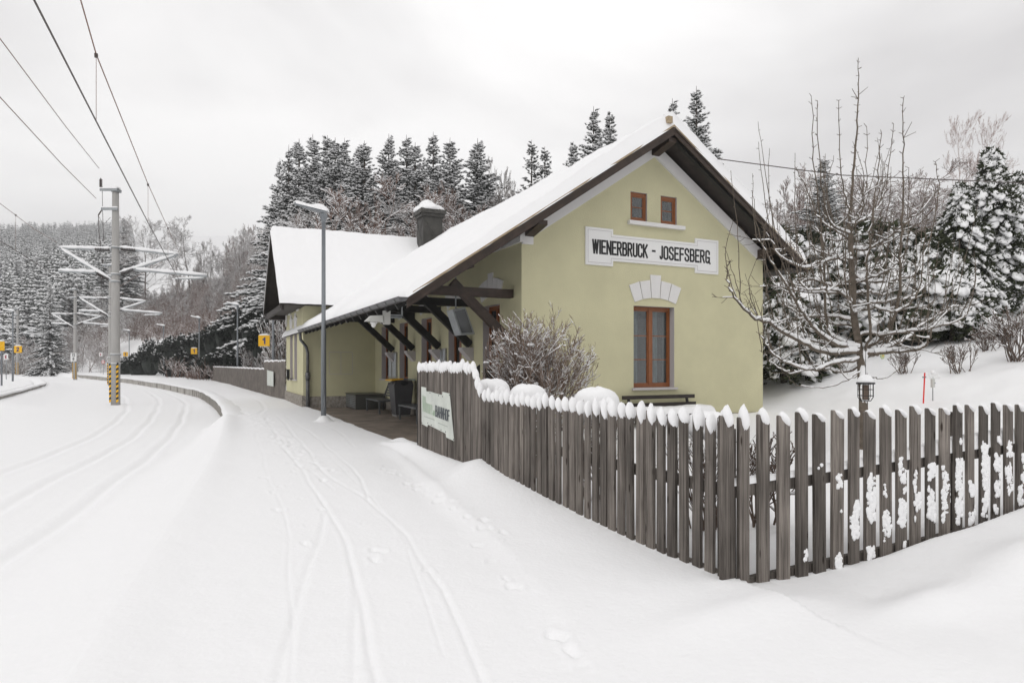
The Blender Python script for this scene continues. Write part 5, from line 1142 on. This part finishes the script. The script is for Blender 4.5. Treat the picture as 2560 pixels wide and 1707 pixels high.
MB().box(.005,.025,-.048,-.043,.39,.42).build('mark', NAVY, e, local=True)
m = MB()
cc = at(2206, 889, 11.2)
for k in range(7): a = k*.9; m.ell((math.cos(a)*.035, 0, math.sin(a)*.035), (.028,.012,.028), 8, 6)
e = m.build('garland_flower', mat('pale_petal', (.55,.62,.38), .7)); e.location = cc; tag(e, 'small pale green flower ornament hung beside the apple trunk', 'ornament'); MB().ell((0,-.012,0),(.014,.01,.014),8,6).build('centre', YEL, e, local=True)

# ------------------------------------------------------------------ board fence beyond the wing
e = thing('board_fence', (-3.2, 20, 0), 'grey vertical board fence beyond the station wing, taller where it meets the wall', 'fence')
pl_ = [(-2.8,18.0),(-3.05,20.5),(-3.2,23.3)]; lo = [(-3.2,23.3),(-3.5,30),(-4.0,40),(-5.0,53)]
def boards(pts, h, st, name):
    mb = MB(); sn = MB()
    for (a, b) in zip(pts[:-1], pts[1:]):
        a, b = Vector((*a, 0)), Vector((*b, 0)); L_ = (b-a).length; n = int(L_/st); d_ = (b-a)/n
        for i in range(n):
            p = a+d_*i; q = a+d_*(i+.93); g0 = gz(p.x-.1, p.y)-.15; zt = gz(p.x-.1, p.y)*.3+h+.02*math.sin(i*2.7)
            mb.hexa([(p.x,p.y,g0),(p.x+.025,p.y,g0),(q.x+.025,q.y,g0),(q.x,q.y,g0),(p.x,p.y,zt),(p.x+.025,p.y,zt),(q.x+.025,q.y,zt),(q.x,q.y,zt)])
            if i % 3 == 0: sn.ell((p.x+.01, p.y+st*1.5, zt+.015), (.055, st*1.9, .05), 8, 6)
    mb.build(name, PICK, e); sn.build('snow_line', SNOW, e, smooth=True)
boards(pl_, 1.76, .13, 'board_panel'); boards(lo, 1.36, .16, 'board_panel')
e = thing('poster_sheet', (-3.02, 19.9, .7), 'blank white sheet fixed to the taller board fence', 'poster'); MB().hexa([(-3.09,20.0,.58),(-3.08,20.0,.58),(-3.17,22.0,.58),(-3.18,22.0,.58),(-3.09,20.0,1.28),(-3.08,20.0,1.28),(-3.17,22.0,1.34),(-3.18,22.0,1.34)]).build('sheet', BANN, e)

# ------------------------------------------------------------------ platform lamps
def lamp(s_dir=1):
    e = thing('platform_lamp', (0,0,0), '', 'street lamp', 'grey platform lamps')
    m = MB(); m.tube([(0,0,-.1),(0,0,2.6),(0,0,2.62),(0,0,5.75)], [.075,.072,.06,.055], 14); m.build('pole', LAMPM, e, smooth=True, local=True)
    m = MB(); m.tube([(0,0,5.68),(0,0,5.92)], [.055,.11], 14); m.hexa([(-.80,-.055,6.14),(-.0,-.13,5.93),(-.0,.13,5.93),(-.80,.055,6.14),(-.80,-.05,6.20),(.13,-.10,6.02),(.13,.10,6.02),(-.80,.05,6.20)]); m.tube([(-.78,0,6.17),(-.5,0,6.11)],.052,8); m.build('lamp_head', LAMPM, e, local=True)
    n = 14; vs = []
    for i in range(n+1):
        f = i/n; x = -.82+.97*f; w = .045+.075*f; h = .065+.09*math.exp(-((f-.72)/.2)**2)+.015*math.sin(f*9); zb = 6.20-.19*f
        if i in (0, n): w *= .4; h *= .2
        vs += [(x,-w-.01,zb-.03),(x,-w*.9,zb+h*.75),(x,0,zb+h),(x,w*.9,zb+h*.75),(x,w+.01,zb-.03)]
    MB().add(vs, [(5*i+j, 5*i+5+j, 5*i+6+j, 5*i+1+j) for i in range(n) for j in range(4)]).build('snow_cap', SNOW, e, smooth=True, local=True)
    MB().box(-.03,.03,-.078,-.072,.35,.75).build('access_door', LAMPM, e, local=True)
    return e
L0 = lamp(); HY = {}
lamps = [(809,18.8,None,'nearest tall grey lamp standing on the platform in front of the wing roof'),(683,35.5,'1','grey lamp post carrying the large yellow number 1 sign beside the board fence'),(594,49.6,None,'grey platform lamp in front of the low board fence'),(498,64.5,'1','grey platform lamp with a small yellow 1 sign before the dark bushes'),(409,78.5,None,'plain grey platform lamp between the two far number 1 signs'),(323,91,'1','farthest lamp with a yellow 1 sign, beside the concrete masts'),(32,56,'2','lone lamp with the yellow 2 sign on the opposite platform')]
def sign_box(parent, x, z, w, num, side=-1):
    MB().box(min(x,0), max(x,0), -.02,.02, z-.02, z+.02).build('bracket', GALV, parent, local=True)
    b = MB().box(x-w/2, x+w/2, -.045, .045, z-w/2, z+w/2).build('number_sign', YEL, parent, local=True)
    text(num, w*.62, (x, -.047, z-w*.31), (1,0,0), (0,0,1), NAVY, b, w*.13, name='numeral', align='CENTER', local=True)
    MB().ell((x,0,z+w/2), (w*.5,.06,.09), 12, 6, None, flat=0).build('snow_cap', SNOW, b, smooth=True, local=True)
ang = math.radians(-26)
for i, (px, Y, num, lab) in enumerate(lamps):
    e = L0 if i == 0 else copy_tree(L0); X = (px-1280)/F_PX*Y; x, y = c2w(X, Y); e.location = (x, y, gz(x, y)-.02 if i else 0.0); e.rotation_euler = (0, 0, math.asin(SN)*-1 if False else -math.asin(SN)+(.12 if i else .35)); e['label'] = lab
    if num: sign_box(e, .42 if num == '2' else -.47, 2.85 if num == '1' and px == 683 else 2.75, .58, num)
    if px == 32: e.scale = (-1, 1, 1) if False else (1,1,1)
# sign at the left frame edge
p = gl(4, 46); e = thing('sign_post', p, 'grey post with a yellow sign cut by the left frame edge', 'sign post'); MB().tube([(0,0,0),(0,0,3.2)], .06, 8).build('pole', LAMPM, e, local=True)
b = MB().box(-.40,.18,-.08,-.02,2.45,3.1).build('number_sign', YEL, e, local=True); MB().ell((-.11,-.05,3.1),(.29,.07,.09),10,6,None,flat=0).build('snow_cap', SNOW, b, smooth=True, local=True)
def plate(px, py, Y, w, h, txt, col, label, round_=False, ts=None):
    c = at(px, py, Y); g0 = gz(c.x, c.y); e = thing('track_sign', (c.x, c.y, g0), label, 'track sign'); e.rotation_euler = (0,0,-math.asin(SN)); zc = c.z-g0
    MB().tube([(0,.03,-.1),(0,.03,zc)], .035, 8).build('post', GALV, e, local=True)
    if round_:
        b = MB(); b.tube([(0,-.02,zc),(0,0,zc)], w/2, 20); b = b.build('plate', RED, e, local=True); MB().tube([(0,-.026,zc),(0,-.021,zc)], w/2*.74, 20).build('disc', SIGNW, b, local=True); MB().tube([(0,-.031,zc),(0,-.027,zc)], w/2*.26, 12).build('dot', BLK, b, local=True)
    else:
        b = MB().box(-w/2,w/2,-.02,0,zc-h/2,zc+h/2).build('plate', SIGNW, e, local=True)
        if txt:
            text(txt[0], h*.62, (0,-.024, zc-h*.31), (1,0,0), (0,0,1), col, b, .07, align='CENTER', local=True)
    MB().ell((0,0,zc+h/2), (w*.5,.05,.06), 10, 6, None, flat=0).build('snow_cap', SNOW, b, smooth=True, local=True)
    return e
plate(15, 892, 62, .42, .48, ['E'], REDD, 'white plate with a dark red E at the left edge of the far platform', ts=.5)
plate(252, 886, 96, .50, .50, ['E'], REDD, 'small white E plate beyond the masts at the end of the platform', ts=.5)
plate(258, 905, 88, .42, .42, None, None, 'small round red rimmed sign beside the far masts', round_=True)

# ------------------------------------------------------------------ catenary masts
def arm(mb, sn, p0, p1, r=.044, sr=.088, ins=None):
    mb.tube([p0, p1], r, 8); p0, p1 = Vector(p0), Vector(p1); n = 10; pts = []; rad = []
    for i in range(n+1):
        f = i/n; pts.append(p0.lerp(p1, f)+Vector((0,0,r+sr*.55))); k = 1.6 if ins and ins[0] < f < ins[1] else 1; rad.append(sr*k*(.85+.2*math.sin(i*1.9))*(.5 if i in (0,n) else 1))
    sn.tube(pts, rad, 8)
def mast(third=False):
    e = thing('catenary_mast', (0,0,0), '', 'catenary mast', 'concrete catenary masts between the tracks')
    m = MB(); m.tube([(0,0,-.4),(0,0,1.9),(0,0,10.6)], [.21,.205,.145], 16); m.build('pole', CONC, e, smooth=True, local=True)
    w = MB(); b = MB()
    for sx in (-.17, .17):
        for k in range(16):
            z0 = .12+k*.118; mb_ = b if k % 2 else w
            y_ = -.14; mb_.hexa([(sx-.045,y_-.03,z0),(sx+.045,y_-.03,z0+.05),(sx+.045,y_+.02,z0+.05),(sx-.045,y_+.02,z0),(sx-.045,y_-.03,z0+.118),(sx+.045,y_-.03,z0+.168),(sx+.045,y_+.02,z0+.168),(sx-.045,y_+.02,z0+.118)])
    w.build('warning_stripe', YEL, e, local=True); b.build('warning_stripe', BLK, e, local=True)
    c = MB(); c2 = MB()
    for z in (1.98, 2.45, 6.0, 6.35, 7.65): c.tube([(0,0,z-.03),(0,0,z+.03)], .20 if z > 5 else .23, 14); c2.tube([(0,0,z+.03),(0,0,z+.055)], .215 if z > 5 else .235, 14)
    c.build('clamp', GALV, e, local=True); c2.build('clamp_snow', SNOW, e, local=True)
    a = MB(); s = MB()
    arm(a, s, (-.18,0,7.55), (-2.75,0,7.62)); arm(a, s, (-2.65,0,7.55), (-.18,0,6.02)); arm(a, s, (-.95,0,6.42), (-2.78,0,6.50))
    arm(a, s, (.18,0,7.62), (3.05,0,7.30)); arm(a, s, (.18,0,6.38), (2.95,0,7.26)); arm(a, s, (.95,0,6.56), (4.45,0,6.26)); arm(a, s, (2.9,0,6.12), (4.3,0,6.16), .025, .05)
    a.tube([(4.2,0,6.28),(4.2,0,6.12)], .02, 6); a.build('bracket_arm', GALV, e, local=True); s.build('arm_snow', SNOW, e, smooth=True, local=True)
    for (p0, p1) in (((-.30,0,7.56),(-.95,0,7.58)), ((.30,0,7.60),(.95,0,7.54)), ((-.35,0,6.12),(-.85,0,6.41)), ((.30,0,6.42),(.85,0,6.60))):
        i_ = MB(); p0, p1 = Vector(p0), Vector(p1); i_.tube([p0, p1], .03, 6)
        for k in range(9): q = p0.lerp(p1, k/8); i_.tube([q-(p1-p0).normalized()*.012, q+(p1-p0).normalized()*.012], .085, 10)
        i_.build('insulator', INS, e, local=True)
    t = MB(); t.box(-.66,.18,-.19,-.13,10.38,10.50); t.box(-.16,.2,-.13,.16,10.36,10.5); t.build('top_bracket', GALV, e, local=True); MB().box(-.60,.20,-.19,-.13,9.45,9.57).build('top_bracket', GALV, e, local=True)
    t = MB(); t.box(-.66,.16,-.20,-.11,10.50,10.55); t.box(-.60,.18,-.20,-.11,9.57,9.62); t.box(-.16,.16,-.16,.16,10.55,10.60); t.build('bracket_snow', SNOW, e, local=True)
    t = MB()
    for k in range(7): t.tube([(-.62,-.16,10.58+k*.055),(-.62,-.16,10.60+k*.055)], .075, 10)
    t.tube([(-.62,-.16,10.5),(-.62,-.16,11.0)], .025, 6); t.tube([(-.58,-.16,9.45),(-.74,-.16,9.20)], .03, 6); t.build('top_insulator', INS, e, local=True)
    t = MB(); t.tube([(-.55,-.16,10.4),(-.52,-.16,8.9),(-.5,-.1,7.8)], .012, 5); t.tube([(-.74,-.16,9.2),(-.70,-.16,8.3),(-.66,-.1,7.7)], .018, 5)
    t.tube([(-.72,-.16,9.15),(-.5,-.16,8.72),(-.15,-.16,9.1)], .01, 5); t.build('jumper_cable', WIRE, e, local=True)
    return e
M0 = mast()
for i, (px, Y, lab) in enumerate(((289,32,'large near concrete catenary mast with striped foot and snowy arms'),(277,57,'concrete catenary mast hidden behind the near one, arms showing'),(188,76,'distant concrete catenary mast with the 72 8 plate'),(44,104,'farthest catenary mast behind the lamp of the opposite platform'))):
    e = M0 if i == 0 else copy_tree(M0); x, y = c2w((px-1280)/F_PX*Y, Y); e.location = (x, y, gz(x, y) if i == 0 else gz(x, y)); e.rotation_euler = (0,0,-math.asin(SN)-.0); e['label'] = lab
    if i == 2:
        b = MB().box(-.34,.34,-.30,-.27,2.15,3.1).build('kilometre_plate', SIGNW, e, local=True)
        for k, s in enumerate(('72','8')): text(s, .34, (0,-.305,2.69-.44*k), (1,0,0), (0,0,1), LET, b, .055, align='CENTER', local=True)
# wires along the tracks
def cable(name, pts, r, mt, label, extra=None):
    e = thing(name, pts[0], label, 'cable'); m = MB(); m.tube(pts, r, 6); m.build('wire', mt, e)
    for (a, b) in (extra or []):
        MB().tube([a, b], r*.45, 5).build('dropper', CUW, e); MB().box(a[0]-.025,a[0]+.025,a[1]-.025,a[1]+.025,a[2]-.03,a[2]+.03).build('clip', WIRE, e)
def cw(X, Y, z): x, y = c2w(X, Y); return (x, y, z+EYE)
def catl(pairs, sag=0): return [cw(*p) for p in pairs]
cL = lambda Y: -2.05-.444*Y
cable('contact_wire', catl([(cL(-10),-10,4.0),(cL(7.2),7.2,4.0),(cL(10.8),10.8,4.0),(cL(18.5),18.5,4.0),(cL(24.2),24.2,4.05),(cL(32),32,4.15)])+[cw(-29.5,57,4.1)], .013, WIRE, 'dark contact wire over the near track')
cable('messenger_wire', catl([(cL(-10),-10,5.9),(cL(4),4,5.45),(cL(9.6),9.6,5.33),(cL(10.8),10.8,5.1+.0),(cL(18.5),18.5,5.08),(cL(24.2),24.2,5.25),(cL(32),32,5.5)])+[cw(-27.5,45,5.0),cw(-31,57,5.5)], .010, CUW, 'thin upper catenary wire over the near track', [(cw(cL(10.8),10.8,5.08),cw(cL(10.8),10.8,4.02)), (cw(cL(18.5),18.5,5.06),cw(cL(18.5),18.5,4.02)), (cw(cL(25.5),25.5,5.28),cw(cL(25.5),25.5,4.08))])
f1 = lambda Y: -5.9-.444*Y
cable('feeder_line', catl([(f1(0),0,8.9),(f1(10),10,8.45),(f1(17.5),17.5,8.7),(f1(25),25,9.05),(f1(31.8),31.8,9.5)]), .014, CUW, 'upper feeder line running to the insulator on the mast top')
f2 = lambda Y: -6.05-.444*Y
cable('feeder_line', catl([(f2(0),0,7.8),(f2(10),10,7.2),(f2(17.5),17.5,7.30),(f2(25),25,7.62),(f2(31.8),31.8,8.05)]), .014, CUW, 'lower feeder line ending at the second bracket of the mast')
f3 = lambda Y: -8.-.444*Y
cable('messenger_wire', catl([(f3(10),10,6.4),(f3(23.8),23.8,5.83),(f3(28),28,5.8),(f3(32),32,5.95)]), .010, CUW, 'thin upper catenary wire over the far left track', [(cw(f3(25.6),25.6,5.82),cw(f3(25.6),25.6,4.4))])
cable('contact_wire', catl([(f3(10),10,4.6),(f3(23.8),23.8,4.48),(f3(32),32,4.3)])+[cw(-33,57,4.2)], .014, WIRE, 'contact wire over the far left track')
cable('service_cable', [(4.95,-.72,6.60),Vector(at(2100,438,15.6)),Vector(at(2560,458,15.0)),Vector(at(3100,470,14.6))], .012, WIRE, 'thin black service cable from the roof verge across the garden')

# ------------------------------------------------------------------ winter haze
hm = bpy.data.materials.new('haze_air'); hm.use_nodes = True; t = hm.node_tree; t.nodes.clear(); o_ = t.nodes.new('ShaderNodeOutputMaterial'); v_ = t.nodes.new('ShaderNodeVolumePrincipled')
v_.inputs['Color'].default_value = (.93, .94, .96, 1); v_.inputs['Density'].default_value = .0009; v_.inputs['Anisotropy'].default_value = 0; t.links.new(v_.outputs[0], o_.inputs['Volume'])
hz = MB().box(-900, 900, -900, 900, -3, 150).build('haze', hm); tag(hz, kind='stuff')

def pl3(rng): Y = rng.uniform(104, 150); px = rng.uniform(-20, 200); return c2w((px-1280)/F_PX*Y, Y)
tag(brush('valley_brush', 260, pl3, 2.6, FORB, .03, 33), 'grey leafless brush along the valley foot beyond the opposite platform', 'brush', kind='stuff')
